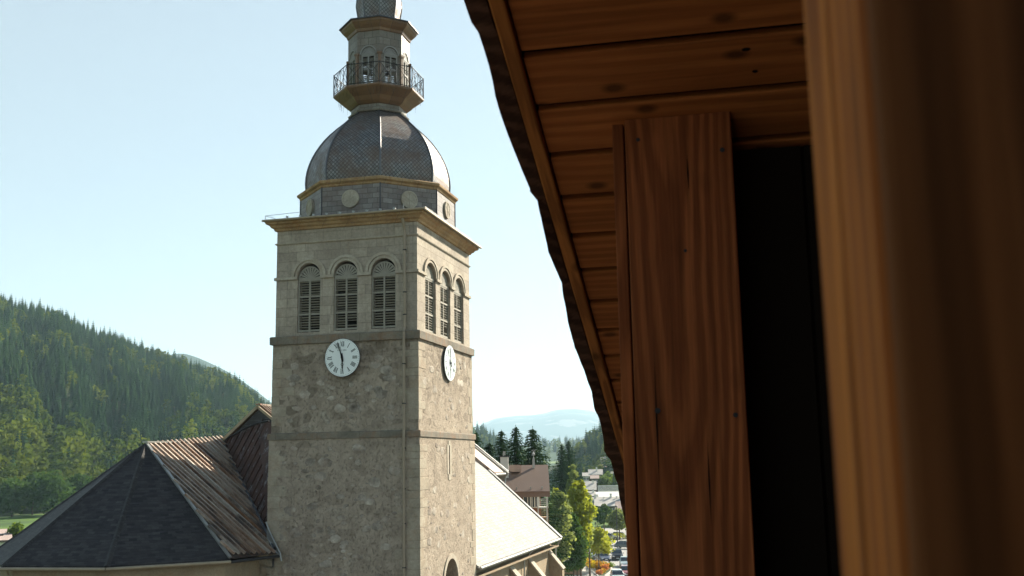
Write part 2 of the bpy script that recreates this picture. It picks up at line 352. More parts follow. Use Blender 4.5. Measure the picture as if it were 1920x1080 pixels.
M['rustdark'] = m_rust('dark peeling rusty sheet', (.085, .040, .025), (.040, .020, .014), (.22, .20, .19), .7, .1, .60, (3.5, 1.3, 1.3))
M['zinc'] = plain('zinc sheet', (.33, .33, .31), .4, .6, .5, .2, 2.5)
M['gutterold'] = plain('weathered gutter', (.30, .24, .16), .5, .3, .5, .3, 3)
M['darkmetal'] = plain('dark flashing', (.05, .05, .055), .45, .5, .5, .3, 2)
M['shutter'] = plain('weathered grey shutter paint', (.27, .25, .205), .75, 0, .3, .25, 5, .3)
M['shutterwhite'] = plain('pale shutter paint', (.23, .22, .205), .7, 0, .3, .25, 5, .3)
M['void'] = plain('near black unlit interior', (.02, .018, .015), .95, 0, .05, .2)  # near-black colour stands in for the shade inside the tower
M['enamel'] = plain('white enamel dial', (.74, .78, .76), .25, 0, .5, .03, 2)
M['numeral'] = plain('dark green numeral paint', (.035, .05, .045), .5, 0, .3, .1)
M['iron'] = plain('black iron', (.018, .018, .02), .6, .4, .4, .3, 8)
M['plaster'] = m_stone('ochre lime render', (.34, .27, .18), (.25, .195, .13), .8, .25)
M['boards'] = plain('brown boarded soffit', (.13, .075, .04), .8, 0, .2, .3, 4, .3)

# ================================================================ BELL TOWER
TX, TY = 7.5, 9.0
TL = (-3.75, 4.5, 0)
T = root_at('bell_tower', TL, "tall square stone bell tower with clocks, louvred windows and a grey onion dome", "bell tower")
def arch(cx, z0, zs, rx, rz, n=18):
    return [(cx-rx, z0), (cx+rx, z0)]+[(cx+rx*math.cos(PI*i/n), zs+rz*math.sin(PI*i/n)) for i in range(0, n+1)]
def four_walls(mb, x0, x1, y0, y1, z0, z1, front=(), right=(), dep=.45):
    mb.panel((x0, y0, 0), (1, 0, 0), (0, 0, 1), [(0, z0), (x1-x0, z0), (x1-x0, z1), (0, z1)], [[(a-x0, b) for a, b in h] for h in front], dep)
    mb.panel((x1, y0, 0), (0, 1, 0), (0, 0, 1), [(0, z0), (y1-y0, z0), (y1-y0, z1), (0, z1)], [[(a-y0, b) for a, b in h] for h in right], dep)
    mb.panel((x1, y1, 0), (-1, 0, 0), (0, 0, 1), [(0, z0), (x1-x0, z0), (x1-x0, z1), (0, z1)])
    mb.panel((x0, y1, 0), (0, -1, 0), (0, 0, 1), [(0, z0), (y1-y0, z0), (y1-y0, z1), (0, z1)])
# lower and middle storeys (rubble), belfry (ashlar)
e1, e2 = .08, .16
b = MB()
low_r = [[(4.36, 16.5), (4.50, 16.5), (4.50, 17.95), (4.36, 17.95)], arch(4.57, 8.2, 11.1, 1.12, 1.18, 24)]
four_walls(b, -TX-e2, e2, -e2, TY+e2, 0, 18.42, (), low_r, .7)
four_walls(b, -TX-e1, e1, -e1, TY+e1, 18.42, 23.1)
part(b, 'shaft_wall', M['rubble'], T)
ZS = 26.42
FW = [(-5.71, .625), (-3.74, .64), (-1.745, .645)]; RW = [(2.05, .84), (4.5, .86), (6.93, .88)]
b = MB(); holesF = [arch(c, 23.6, ZS, r, .66) for c, r in FW]; holesR = [arch(c, 23.55, ZS, r, .68) for c, r in RW]
four_walls(b, -TX, 0, 0, TY, 23.3, 28.9, holesF, holesR, .55)
part(b, 'belfry_wall', M['ashlar'], T)
# near-black blocks painted as the unlit inside of belfry, slit and arch
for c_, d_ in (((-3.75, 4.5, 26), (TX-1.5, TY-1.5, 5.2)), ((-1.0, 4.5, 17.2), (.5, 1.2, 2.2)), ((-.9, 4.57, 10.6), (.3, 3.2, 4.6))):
    b = MB(); b.box(c_, d_); part(b, 'interior_dark_block', M['void'], T)
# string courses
def course(mb, x0, x1, y0, y1, prof):
    """square moulding: prof = [(projection, z)]"""
    for (p0, z0), (p1, z1) in zip(prof[:-1], prof[1:]):
        A = [(x0-p0, y0-p0, z0), (x1+p0, y0-p0, z0), (x1+p0, y1+p0, z0), (x0-p0, y1+p0, z0)]
        B = [(x0-p1, y0-p1, z1), (x1+p1, y0-p1, z1), (x1+p1, y1+p1, z1), (x0-p1, y1+p1, z1)]
        for i in range(4):
            j = (i+1) % 4; mb.add([A[i], A[j], B[j], B[i]], [(0, 1, 2, 3)], [(A[i][0]+A[i][1], z0), (A[j][0]+A[j][1], z0), (B[j][0]+B[j][1], z1), (B[i][0]+B[i][1], z1)])
b = MB(); course(b, -TX, 0, 0, TY, [(.02, 22.98), (.2, 23.02), (.21, 23.38), (.16, 23.42), (-.02, 23.44)]); part(b, 'string_course', M['course'], T)
b = MB(); course(b, -TX, 0, 0, TY, [(.05, 18.3), (.22, 18.33), (.225, 18.58), (.2, 18.63), (.05, 18.66)]); part(b, 'string_course', M['course'], T)
b = MB(); course(b, -TX, 0, 0, TY, [(-.02, 28.1), (.06, 28.12), (.09, 28.17), (.06, 28.2), (-.02, 28.22)]); part(b, 'frieze_moulding', M['trimstone'], T)
def impost(a0, a1, face):
    b = MB()
    if face == 'f': b.box(((a0+a1)/2, -.02, 26.36), (a1-a0, .16, .14))
    else: b.box((.02, (a0+a1)/2, 26.36), (.16, a1-a0, .14))
    part(b, 'impost_course', M['trimstone'], T)
xs = [-TX-.09]+[v for c, r in FW for v in (c-r-.0, c+r+.0)]+[.097]
for i in range(0, len(xs), 2): impost(xs[i], xs[i+1], 'f')
ys = [-.06]+[v for c, r in RW for v in (c-r, c+r)]+[TY+.09]
for i in range(0, len(ys), 2): impost(ys[i], ys[i+1], 'r')
# quoins: long and short blocks on the shaft corners
rq = random.Random(3); b = MB()
for (x, y, sx, sy) in ((-TX, 0, -1, -1), (0, 0, 1, -1), (0, TY, 1, 1)):
    z = 8.0; k = 0
    while z < 23:
        h = rq.uniform(.32, .62); e = e2 if z+h < 18.3 else e1
        if not (z < 18.66 and z+h > 18.3) and z+h < 22.98:
            a, c = (rq.uniform(.7, 1.15), rq.uniform(.3, .5)) if k % 2 else (rq.uniform(.3, .5), rq.uniform(.7, 1.1))
            p = rq.uniform(.004, .02)
            x0, x1 = sorted((x+sx*(e+p), x-sx*a)); y0, y1 = sorted((y+sy*(e+p), y-sy*c))
            b.box(((x0+x1)/2, (y0+y1)/2, z+h/2), (x1-x0, y1-y0, h-.02))
        z += h; k += 1
part(b, 'quoins', M['quoin'], T, bevel=.015)
# stones set proud in the rubble: real relief
rq = random.Random(11); b = MB()
for k in range(420):
    face = 'f' if k % 5 < 3 else 'r'; z = rq.uniform(9, 22.6); e = e2 if z < 18.4 else e1
    if 18.0 < z < 18.9: continue
    a = rq.uniform(-6.9, -.9) if face == 'f' else rq.uniform(.8, 8.3)
    if face == 'f' and abs(a+.62) < .35: continue
    if face == 'f' and (a+3.75)**2+(z-22.2)**2 < 1.4: continue
    if face == 'r' and (((a-4.6)**2+(z-22.2)**2 < 1.5) or (abs(a-4.43) < .5 and 15.8 < z < 18.5) or ((a-4.57)**2+(z-11)**2 < 3) or (abs(a-4.57) < 1.7 and z < 11)): continue
    w_ = rq.choice((rq.uniform(.07, .16), rq.uniform(.14, .42))); h_ = w_*rq.uniform(.4, .8); n = rq.randint(6, 9); p = rq.uniform(.004, .022); t0 = rq.uniform(0, 6)
    o = []; i_ = []
    for i in range(n):
        t = t0+2*PI*i/n; rr = rq.uniform(.8, 1.15); o.append((math.cos(t)*w_*rr, math.sin(t)*h_*rr)); i_.append((math.cos(t)*w_*rr*.72, math.sin(t)*h_*rr*.72))
    P = (lambda q, d: (a+q[0], -e-d, z+q[1])) if face == 'f' else (lambda q, d: (e+d, a+q[0], z+q[1]))
    vs = [P(q, -.01) for q in o]+[P(q, p) for q in i_]
    b.add(vs, [(i, (i+1) % n, n+(i+1) % n, n+i) for i in range(n)]+[tuple(range(n, 2*n))])
part(b, 'proud_stones', M['fieldstone'], T)
# arch surrounds
for c, r in FW:
    b = MB(); b.ring((c, 0, ZS), (0, -1, 0), r+.0, r+.13, .05, 24, 0, PI, .68/r*1.0); b.ring((c, 0, ZS), (0, -1, 0), r+.16, r+.30, .09, 24, 0, PI, 1.03); part(b, 'archivolt', M['trimstone'], T)
for c, r in RW:
    b = MB(); b.ring((0, c, ZS), (1, 0, 0), r+.0, r+.13, .05, 24, 0, PI, .82); b.ring((0, c, ZS), (1, 0, 0), r+.16, r+.31, .09, 24, 0, PI, .83); part(b, 'archivolt', M['trimstone'], T)
b = MB()                                  # light stone around slit and arch
b.box((e2+.0, 4.2, 17.25), (.05, .3, 1.5)); b.box((e2+.0, 4.66, 17.2), (.05, .32, 1.6)); b.box((e2, 4.43, 18.08), (.06, .34, .25)); b.box((e2, 4.43, 16.35), (.06, .42, .28))
b.ring((e2, 4.57, 11.1), (1, 0, 0), 1.12, 1.36, .06, 28, 0, PI, 1.05); b.box((e2, 3.33, 9.6), (.1, .24, 3)); b.box((e2, 5.81, 9.6), (.1, .24, 3))
part(b, 'opening_surround', M['trimstone'], T, bevel=.01)
b = MB(); b.box((-.22, 4.43, 17.2), (.04, .13, 1.4)); part(b, 'slit_shutter', plain('brown slit board', (.26, .13, .06), .8), T)
# louvred belfry windows
def belfry_window(O, U, N, half, rz, z0, zs, mat, seed, nrail=2, slat=.128, hub=.12, gaps=()):
    """O foot centre at z=0 on the recessed plane, U along the wall, N outwards"""
    O = Vector(O); U = Vector(U); N = Vector(N); Z = Vector((0, 0, 1)); R = Matrix((U, -N, Z)).transposed(); rr = random.Random(seed)
    P = lambda a, z, d=0: O+U*a+Z*z+N*d
    fr = MB(); W = half-.01; fw = .065
    for a in (-W+fw/2, W-fw/2, -.0): fr.box(P(a, (z0+zs)/2, .02), (fw if a else .085, .07, zs-z0), R)
    rails = [z0+.07, zs-.06]+[z0+(zs-z0)*(i+1)/(nrail+1) for i in range(nrail)]
    for z in rails: fr.box(P(0, z, .035), (2*W, .05, .09), R)
    wo = part(fr, 'window', mat, T)
    sl = MB()
    for s_ in (-1, 1):
        n = int((zs-z0-.1)/slat)
        for i in range(n):
            z = z0+.1+i*slat
            if any(abs(z-q) < .085 for q in rails): continue
            if any(gs == s_ and abs(z-gz) < .11 for gs, gz in gaps): continue
            tilt = rr.uniform(-.06, .06)+(-.55 if rr.random() > .03 else -.1)
            Rm = R @ Matrix.Rotation(tilt, 3, 'X'); sl.box(P(s_*(W+.06-fw)/2*1.0, z, -.0), ((W-fw-.06)+.02, .085, .016), Rm)
    sub(sl, 'louvre', mat, wo, TL)
    fl = MB(); ry = rz-.01
    n = 24
    for i in range(n):                     # outer rim
        t0, t1 = PI*i/n, PI*(i+1)/n
        a = [P(math.cos(t)*W*k, zs+math.sin(t)*ry*k, .05) for t in (t0, t1) for k in (1.0, .9)]
        fl.add([a[0], a[2], a[3], a[1]]+[p-N*.06 for p in (a[0], a[2], a[3], a[1])], [(0, 1, 2, 3), (3, 2, 6, 7)])
    ns = 11
    for i in range(ns):
        t = PI*(i+.5)/ns; d0, d1 = hub, .93
        w0, w1 = .018, .055*half/.62
        c0 = Vector((math.cos(t)*W*d0*1.6, math.sin(t)*ry*d0*1.6)); c1 = Vector((math.cos(t)*W*d1, math.sin(t)*ry*d1)); q = Vector((-math.sin(t), math.cos(t)))
        pts = [c0-q*w0, c0+q*w0, c1+q*w1, c1-q*w1]; pf = [P(p.x, zs+p.y, .04) for p in pts]; pb = [p-N*.03 for p in pf]
        fl.add(pf+pb, [(0, 1, 2, 3), (0, 4, 7, 3), (1, 2, 6, 5)])
    nh = 10
    fl.add([P(0, zs, .06)]+[P(math.cos(PI*i/nh)*W*.22, zs+math.sin(PI*i/nh)*ry*.24, .06) for i in range(nh+1)], [(0, i, i+1) for i in range(1, nh+1)])
    fl.box(P(0, zs+.02, .05), (2*W, .06, .09), R)
    sub(fl, 'fanlight', mat, wo, TL)
    return wo
GP = [(), ((-1, 25.52), (1, 23.98)), ()]
for k, (c, r) in enumerate(FW): belfry_window((c, .15, 0), (1, 0, 0), (0, -1, 0), r, .66, 23.62, ZS-.12, M['shutter'], k, gaps=GP[k])
for k, (c, r) in enumerate(RW): belfry_window((-.17, c, 0), (0, 1, 0), (1, 0, 0), r, .68, 23.57, ZS-.12, M['shutter'], 9+k, gaps=((1, 23.95),) if k == 1 else ())
# clocks
def clock(C, U, N, r, seed):
    C = Vector(C); U = Vector(U); N = Vector(N); Z = Vector((0, 0, 1))
    ry = .92
    d = MB(); d.disc(C+N*.25, N, r, .03, 56, ry); dial = part(d, 'clock', M['enamel'], T)
    rm = MB(); rm.disc(C+N*.235, N, r+.018, .05, 56, ry+.018); rm.disc(C+N*.19, N, r*.8, .22, 40, ry*.8, False); sub(rm, 'clock_case', M['darkmetal'], dial, TL)
    nb = MB(); pr = N*.258
    def bar(ang, r0, r1, off, wd, off1=None):
        t = Vector((math.sin(ang), math.cos(ang))); q = Vector((math.cos(ang), -math.sin(ang))); off1 = off if off1 is None else off1
        pts = [t*r0+q*(off-wd/2), t*r0+q*(off+wd/2), t*r1+q*(off1+wd/2), t*r1+q*(off1-wd/2)]
        nb.add([C+U*p.x*(r/.92)+Z*p.y+pr for p in pts], [(0, 1, 2, 3) if False else (3, 2, 1, 0)])
    NUM = ['XII', 'I', 'II', 'III', 'IIII', 'V', 'VI', 'VII', 'VIII', 'IX', 'X', 'XI']
    for i, s_ in enumerate(NUM):
        ang = 2*PI*i/12; wd = {'I': .05, 'V': .11, 'X': .12}; tot = sum(wd[c] for c in s_); x = -tot/2
        for c in s_:
            m = x+wd[c]/2; r0, r1 = .545, .80
            if c == 'I': bar(ang, r0, r1, m, .03)
            elif c == 'V': bar(ang, r0, r1, m, .034, m-.036); bar(ang, r0, r1, m, .014, m+.036)
            else: bar(ang, r0, r1, m+.038, .034, m-.038); bar(ang, r0, r1, m-.038, .014, m+.038)
            x += wd[c]
    for i in range(60): bar(2*PI*i/60, .855, .877, 0, .022 if i % 5 else .035)
    # maker's lettering on the dial, built of thin strokes
    GL = {'P': [(0, 0, 0, 1), (0, 1, .6, 1), (.6, 1, .6, .5), (.6, .5, 0, .5)], 'A': [(0, 0, .35, 1), (.35, 1, .7, 0), (.15, .4, .55, .4)], 'C': [(.6, .1, .2, 0), (.2, 0, 0, .3), (0, .3, 0, .7), (0, .7, .2, 1), (.2, 1, .6, .9)],
          'R': [(0, 0, 0, 1), (0, 1, .6, 1), (.6, 1, .6, .5), (.6, .5, 0, .5), (.25, .5, .65, 0)], 'D': [(0, 0, 0, 1), (0, 1, .4, .9), (.4, .9, .6, .5), (.6, .5, .4, .1), (.4, .1, 0, 0)]}
    x = -.235
    for ch in 'PACCARD':
        for (a0, b0, a1, b1) in GL[ch]:
            p = Vector((x+a0*.058, .33+b0*.062)); q = Vector((x+a1*.058, .33+b1*.062)); dd = (q-p).normalized(); nn = Vector((-dd.y, dd.x))*.0055
            nb.add([C+U*v.x+Z*v.y+pr for v in (p-nn, q-nn, q+nn, p+nn)], [(0, 1, 2, 3)])
        x += .069
    sub(nb, 'numerals', M['numeral'], dial, TL)
    for nm, ang, ln, w_ in (('minute_hand', math.radians(-17), .72, .03), ('hour_hand', math.radians(178.5), .50, .045)):
        h = MB(); t = Vector((math.sin(ang), math.cos(ang))); q = Vector((math.cos(ang), -math.sin(ang))); dp = .31 if nm[0] == 'm' else .29
        def pl(pts, k=0): h.add([C+U*(t*a+q*b_).x+Z*(t*a+q*b_).y+N*(dp+k) for a, b_ in pts]+[C+U*(t*a+q*b_).x+Z*(t*a+q*b_).y+N*(dp+k-.015) for a, b_ in pts],
                                [tuple(range(len(pts))), tuple(range(len(pts)))[::-1]]+[(i, (i+1) % len(pts), len(pts)+(i+1) % len(pts), len(pts)+i) for i in range(len(pts))])
        pl([(-.22, -.02), (-.20, .03), (0, .055), (.12, .03), (ln*.62, .016), (ln*.62, -.016), (.12, -.03), (0, -.055)])
        for i in range(14):
            a0, a1 = 2*PI*i/14, 2*PI*(i+1)/14; rc = .062; cc = ln*.68
            pl([(cc+math.cos(a0)*rc*.55, math.sin(a0)*rc*.55), (cc+math.cos(a0)*rc, math.sin(a0)*rc), (cc+math.cos(a1)*rc, math.sin(a1)*rc), (cc+math.cos(a1)*rc*.55, math.sin(a1)*rc*.55)])
        pl([(ln*.75, -.018), (ln*.75, .018), (ln*1.02, .034), (ln*1.1, 0), (ln*1.02, -.034)])
        sub(h, nm, M['iron'], dial, TL)
    h = MB(); h.disc(C+N*.33, N, .045, .1, 16); sub(h, 'hand_hub', M['iron'], dial, TL)
clock((-3.75, -e1, 22.22), (1, 0, 0), (0, -1, 0), .90, 1)
clock((e1-.12, 4.6, 22.22), (0, 1, 0), (1, 0, 0), .98, 2)
# rain pipe with brackets
b = MB(); b.path([(-.62, -.42, 28.92), (-.60, -.34, 28.75), (-.59, -.17, 28.4), (-.585, -.17, 23.55), (-.585, -.30, 23.35), (-.585, -.29, 18.7), (-.585, -.33, 18.3), (-.585, -.28, 4)], .075, 8)
pp = part(b, 'rain_pipe', plain('dull brown grey pipe', (.28, .225, .16), .5, .1, .4, .2), T)
b = MB()
for z in (27.4, 25.3, 24.2, 21.8, 19.9, 17.8, 15.9, 14.3, 12.3, 10.4):
    y = -.17 if z > 23.5 else -.29
    b.tube((-.585, y, z-.025), (-.585, y, z+.025), .095, 8); b.box((-.585, y/2-.02, z), (.04, abs(y), .04))
sub(b, 'pipe_bracket', M['iron'], pp, TL)
# main cornice and its low roof
b = MB(); course(b, -TX, 0, 0, TY, [(-.02, 28.82), (.10, 28.84), (.13, 28.93), (.24, 29.0), (.30, 29.10), (.44, 29.16), (.47, 29.28)]); cor = part(b, 'cornice', M['cornice'], T)
b = MB(); course(b, -TX, 0, 0, TY, [(.46, 29.281), (.56, 29.29), (.57, 29.35), (.53, 29.36), (.3, 29.40), (-.9, 29.72)]); part(b, 'cornice_roof', M['darkmetal'], T)
b = MB(); pts = [(-TX-.57, -.57, 29.31), (.57, -.57, 29.31), (.57, TY+.57, 29.31)]
b.path(pts, .06, 8); part(b, 'gutter', M['gutterold'], T)
b = MB()                                   # small snow hooks and rods on the low roof
for i in range(9): b.box((-6.9+i*.72, -.15, 29.53), (.12, .05, .09), Matrix.Rotation(.3, 3, 'Y'))
b.path([(-8.0, -.35, 29.62), (-7.9, .4, 29.66), (-7.9, 3.5, 29.70)], .012, 5); b.path([(-8.0, -.35, 29.62), (-5.9, -.2, 29.72)], .012, 5); b.tube((-8.0, -.35, 29.3), (-8.0, -.35, 29.63), .015)
b.tube((-.6, -.3, 29.3), (-.6, -.3, 29.65), .02); b.path([(.25, .2, 29.4), (.32, .3, 29.62), (.35, 8.5, 29.62)], .015, 5)
part(b, 'roof_hooks', M['zinc'], T)
# octagonal drum
OC = (-3.78, 4.5, 0); A0 = PI/8
b = MB(); b.loft(OC, [(4.17, 29.3), (4.17, 31.2)], 8, A0); dr = part(b, 'drum', M['drum'], T)
b = MB(); b.loft(OC, [(4.16, 31.12), (4.22, 31.16), (4.24, 31.25), (4.36, 31.33), (4.38, 31.44), (4.30, 31.50), (3.85, 31.58)], 8, A0); part(b, 'drum_cornice', M['cornice'], T)
for k in range(8):
    b = MB(); t = k*PI/4; Nn = Vector((math.cos(t), math.sin(t), 0)); ap = 4.17*math.cos(PI/8); c = Vector(OC)+Nn*(ap+.09)+Vector((0, 0, 30.42))
    b.disc(c, Nn, .47, .10, 28)
    Un = Vector((0, 0, 1)).cross(Nn); R = Matrix((Un, -Nn, Vector((0, 0, 1)))).transposed()
    b.ring(c, Nn, .38, .45, .02, 24)
    for j in range(3): b.box(c+Nn*.005, (.72, .02, .035), R @ Matrix.Rotation(j*PI/3+PI/6, 3, 'Y'))
    sub(b, 'medallion', M['trimstone'], dr, TL)
b = MB()
for k in range(8):
    t = A0+k*PI/4; p = Vector(OC)+Vector((math.cos(t), math.sin(t), 0))*4.18; b.tube(p+Vector((0, 0, 29.3)), p+Vector((0, 0, 31.15)), .035, 6)
sub(b, 'corner_strip', M['darkmetal'], dr, TL)
# dome
M['roll'] = plain('dark metal roll', (.12, .12, .125), .42, .7, .5, .2)
DP = [(3.84, 31.55), (3.88, 31.8), (3.90, 32.1), (3.88, 32.45), (3.82, 32.8), (3.72, 33.15), (3.58, 33.5), (3.40, 33.85), (3.18, 34.2), (2.92, 34.55), (2.60, 34.9), (2.22, 35.25), (1.86, 35.55), (1.60, 35.8), (1.50, 36.0)]
b = MB(); b.loft(OC, DP, 8, A0); dm = part(b, 'dome', M['scale'], T)
for k in range(8):
    b = MB(); t = A0+k*PI/4; b.path([Vector(OC)+Vector((math.cos(t)*(r+.01), math.sin(t)*(r+.01), z)) for r, z in DP], .055, 6)
    sub(b, 'arris_roll', M['roll'], dm, TL)
# gallery: neck, corbelled floor, railing
b = MB(); b.loft(OC, [(1.66, 35.86), (1.70, 35.94), (1.62, 36.0), (1.52, 36.02), (1.52, 36.34)], 8, A0); part(b, 'neck', M['lantern'], T)
b = MB(); b.loft(OC, [(1.50, 36.30), (1.62, 36.33), (1.80, 36.46), (1.98, 36.66), (2.22, 36.80), (2.46, 36.98), (2.50, 37.04), (2.50, 37.12), (1.5, 37.16)], 8, A0); ga = part(b, 'gallery', M['gallery'], T)
b = MB()                                   # icicle-like drip wires under the edge
rq = random.Random(5)
for i in range(40):
    t = rq.uniform(-PI, PI); r = 2.40*math.cos(PI/8)/math.cos(((t-A0) % (PI/4))-PI/8); p = Vector(OC)+Vector((math.cos(t)*r, math.sin(t)*r, 36.96)); b.tube(p, p-Vector((0, 0, rq.uniform(.15, .45))), .006, 4)
sub(b, 'drip_wire', M['iron'], ga, TL)
RR = 2.47; cor8 = [Vector(OC)+Vector((math.cos(A0+k*PI/4)*RR, math.sin(A0+k*PI/4)*RR, 0)) for k in range(8)]
b = MB(); zb, zt = 37.2, 38.30
for k in range(8):
    p, q = cor8[k], cor8[(k+1) % 8]; P = lambda f, z: p.lerp(q, f)+Vector((0, 0, z))
    b.tube(P(0, 37.05), P(0, zt+.05), .028, 6); b.tube(P(0, zt), P(1, zt), .025, 6); b.tube(P(0, zb), P(1, zb), .018, 6)
    r_ = .014
    b.tube(P(0, zb), P(.5, zt), r_, 5); b.tube(P(.5, zt), P(1, zb), r_, 5); b.tube(P(0, zt), P(.5, zb), r_, 5); b.tube(P(.5, zb), P(1, zt), r_, 5)
    b.tube(P(.25, zb), P(.25, zt), r_, 5); b.tube(P(.75, zb), P(.75, zt), r_, 5); b.tube(P(.5, zb), P(.5, zt), r_, 5)
    b.path([P(.5+.5*math.cos(PI*i/10), zb+.95*(zt-zb)*math.sin(PI*i/10)) for i in range(11)], r_, 5)
part(b, 'railing', M['iron'], T)
# lantern with louvred openings
LR = 1.70; apo = LR*math.cos(PI/8); hw = LR*math.sin(PI/8)
b = MB(); ang = [k*PI/4 for k in range(8)]
for t in ang:
    Nn = Vector((math.cos(t), math.sin(t), 0)); Un = Vector((0, 0, 1)).cross(Nn); O = Vector(OC)+Nn*apo
    b.panel(O, Un, (0, 0, 1), [(-hw, 37.1), (hw, 37.1), (hw, 40.5), (-hw, 40.5)], [arch(0, 37.42, 39.08, .40, .42, 12)], .12)
ln = part(b, 'lantern', M['lantern'], T)
b = MB()
for k in range(8):
    t = A0+k*PI/4; p = Vector(OC)+Vector((math.cos(t), math.sin(t), 0))*(LR+.0); Rm = Matrix.Rotation(t, 3, 'Z')
    b.box(p+Vector((0, 0, 38.1)), (.12, .17, 1.9), Rm); b.box(p+Vector((0, 0, 39.08)), (.2, .27, .1), Rm); b.box(p+Vector((0, 0, 37.3)), (.2, .25, .25), Rm)
sub(b, 'pilaster', plain('brown lantern pilaster', (.17, .10, .06), .6, 0, .4, .3), ln, TL)
b = MB()
for t in ang:
    Nn = Vector((math.cos(t), math.sin(t), 0)); b.ring(Vector(OC)+Nn*apo+Vector((0, 0, 39.08)), Nn, .41, .48, .03, 14, 0, PI, 1.05)
sub(b, 'archivolt', M['shutterwhite'], ln, TL)
for k, t in enumerate(ang):
    Nn = Vector((math.cos(t), math.sin(t), 0)); Un = Vector((0, 0, 1)).cross(Nn)
    belfry_window(Vector(OC)+Nn*(apo-.05), Un, Nn, .40, .42, 37.42, 39.05, M['shutterwhite'], 30+k, 1, .10, gaps=((-1, 38.0),) if k in (6, 7) else ())
b = MB(); b.loft(OC, [(LR-.02, 40.38), (1.76, 40.42), (1.80, 40.55), (1.98, 40.70), (2.12, 40.86), (2.14, 40.98)], 8, A0); part(b, 'lantern_cornice', M['gallery'], T)
b = MB(); b.loft(OC, [(2.12, 40.99), (2.22, 40.97), (2.22, 41.03), (1.7, 41.22), (1.22, 41.36)], 8, A0); part(b, 'lantern_roof', M['darkmetal'], T)
# upper onion cupola and spire (its foot shows at the top of the view)
CP = [(1.20, 41.30), (1.17, 41.5), (1.17, 41.75), (1.22, 42.05), (1.27, 42.4), (1.24, 42.8), (1.12, 43.2), (.9, 43.6), (.62, 44.0), (.4, 44.4), (.26, 45.0), (.16, 46.5), (.03, 49.0)]
b = MB(); b.loft(OC, CP, 8, A0); cu = part(b, 'cupola', M['scale'], T)
for k in range(8):
    b = MB(); t = A0+k*PI/4; b.path([Vector(OC)+Vector((math.cos(t)*(r+.005), math.sin(t)*(r+.005), z)) for r, z in CP], .035, 6)
    sub(b, 'arris_roll', M['roll'], cu, TL)
b = MB(); c = Vector(OC); b.tube(c+Vector((0, 0, 48.9)), c+Vector((0, 0, 51)), .03); b.tube(c+Vector((-.45, 0, 50.3)), c+Vector((.45, 0, 50.3)), .03); b.loft(c, [(0.01, 48.9), (.14, 49.05), (.01, 49.2)], 10, smooth=True); part(b, 'cross', M['iron'], T)

# ================================================================ CHURCH (choir, nave)
CL = (-13.8, 4.0, 0)
CH = root_at('church', CL, "long church with dark slate apse, rusty ribbed choir roof and pale nave roof", "church")
def roof(mb, pts, th=.12, under=True):
    P = [Vector(p) for p in pts]; n = Vector((0, 0, 0))
    for i in range(len(P)): a, c = P[i], P[(i+1) % len(P)]; n += (a-P[0]).cross(c-P[0])
    n.normalize()
    if n.z < 0: P = P[::-1]; n = -n
    up = (Vector((0, 0, 1))-n*n.z); up.normalize(); al = up.cross(n)
    uv = [(p.dot(al), p.dot(up)) for p in P]
    if len(P) == 4: mb.add(P, [(0, 1, 2), (0, 2, 3)], uv)
    else: mb.add(P, [tuple(range(len(P)))], uv)
    if th:
        Q = [p-Vector((0, 0, th)) for p in P]; k = len(P); mb.add(P+Q, [(i, i+k, (i+1) % k+k, (i+1) % k) for i in range(k)]+[tuple(range(k, 2*k))[::-1]], uv+uv)
AP = Vector((-13.85, -1.1, 18.28)); RE = Vector((-13.75, 6.0, 18.38)); ZE = 13.0
E0 = Vector((-7.45, -4.05, ZE)); F0 = Vector((-11.3, -7.55, ZE)); F1 = Vector((-16.3, -7.75, ZE)); G1 = Vector((-20.3, -4.05, ZE)); G2 = Vector((-20.3, 6, ZE)); VV = Vector((-7.0, -.32, 12.93))
b = MB()
roof(b, [AP, E0, F0]); roof(b, [AP, F0, F1]); roof(b, [AP, F1, G1]); roof(b, [AP, G1, G2, Vector((-13.75, 6, 18.38))])
ar = part(b, 'apse_roof', M['slate'], CH)
b = MB()
for q in (F0, F1, G1):
    n = Vector((0, 0, 1)); d = (q-AP).normalized(); side = d.cross(n).normalized(); upn = side.cross(d)
    if upn.z < 0: upn = -upn
    w_ = .13
    for s_ in (-1, 1):
        b.add([AP+upn*.07, q+upn*.07, q+side*s_*w_-Vector((0, 0, .03)), AP+side*s_*w_-Vector((0, 0, .03))], [(0, 1, 2, 3)], [(0, 0), (0, (q-AP).length), (.3, (q-AP).length), (.3, 0)])
sub(b, 'hip_slates', m_slate('hip slates', (.040, .036, .035), (.018, .017, .018), .65, .34, .17, .2), ar, CL)
b = MB(); b.add([AP, E0, VV, RE], [(0, 1, 2), (0, 2, 3)], [((p.y), (p-AP).dot(Vector((-.77, 0, .64)))) for p in (AP, E0, VV, RE)])
cr = part(b, 'choir_roof', M['ribsheet'], CH)
def raise_(p, q, mb, w_=.07, h_=.07): mb.beam(p+Vector((.03, 0, .03)), q+Vector((.03, 0, .03)), w_, h_)
b = MB(); k = 0
y = -3.75
slopeR = lambda x: 18.33-.835*(x+13.8)
def planeR(x, y):          # height of the right choir slope
    n1 = (E0-AP).cross(VV-AP) if True else None
    t1 = n1; za = AP.z-(t1.x*(x-AP.x)+t1.y*(y-AP.y))/t1.z
    t2 = (VV-AP).cross(RE-AP); zb_ = AP.z-(t2.x*(x-AP.x)+t2.y*(y-AP.y))/t2.z
    return max(za, zb_) if (za-zb_) else za
def lineint(y, A, B): f = (y-A.y)/(B.y-A.y); return A.x+(B.x-A.x)*f
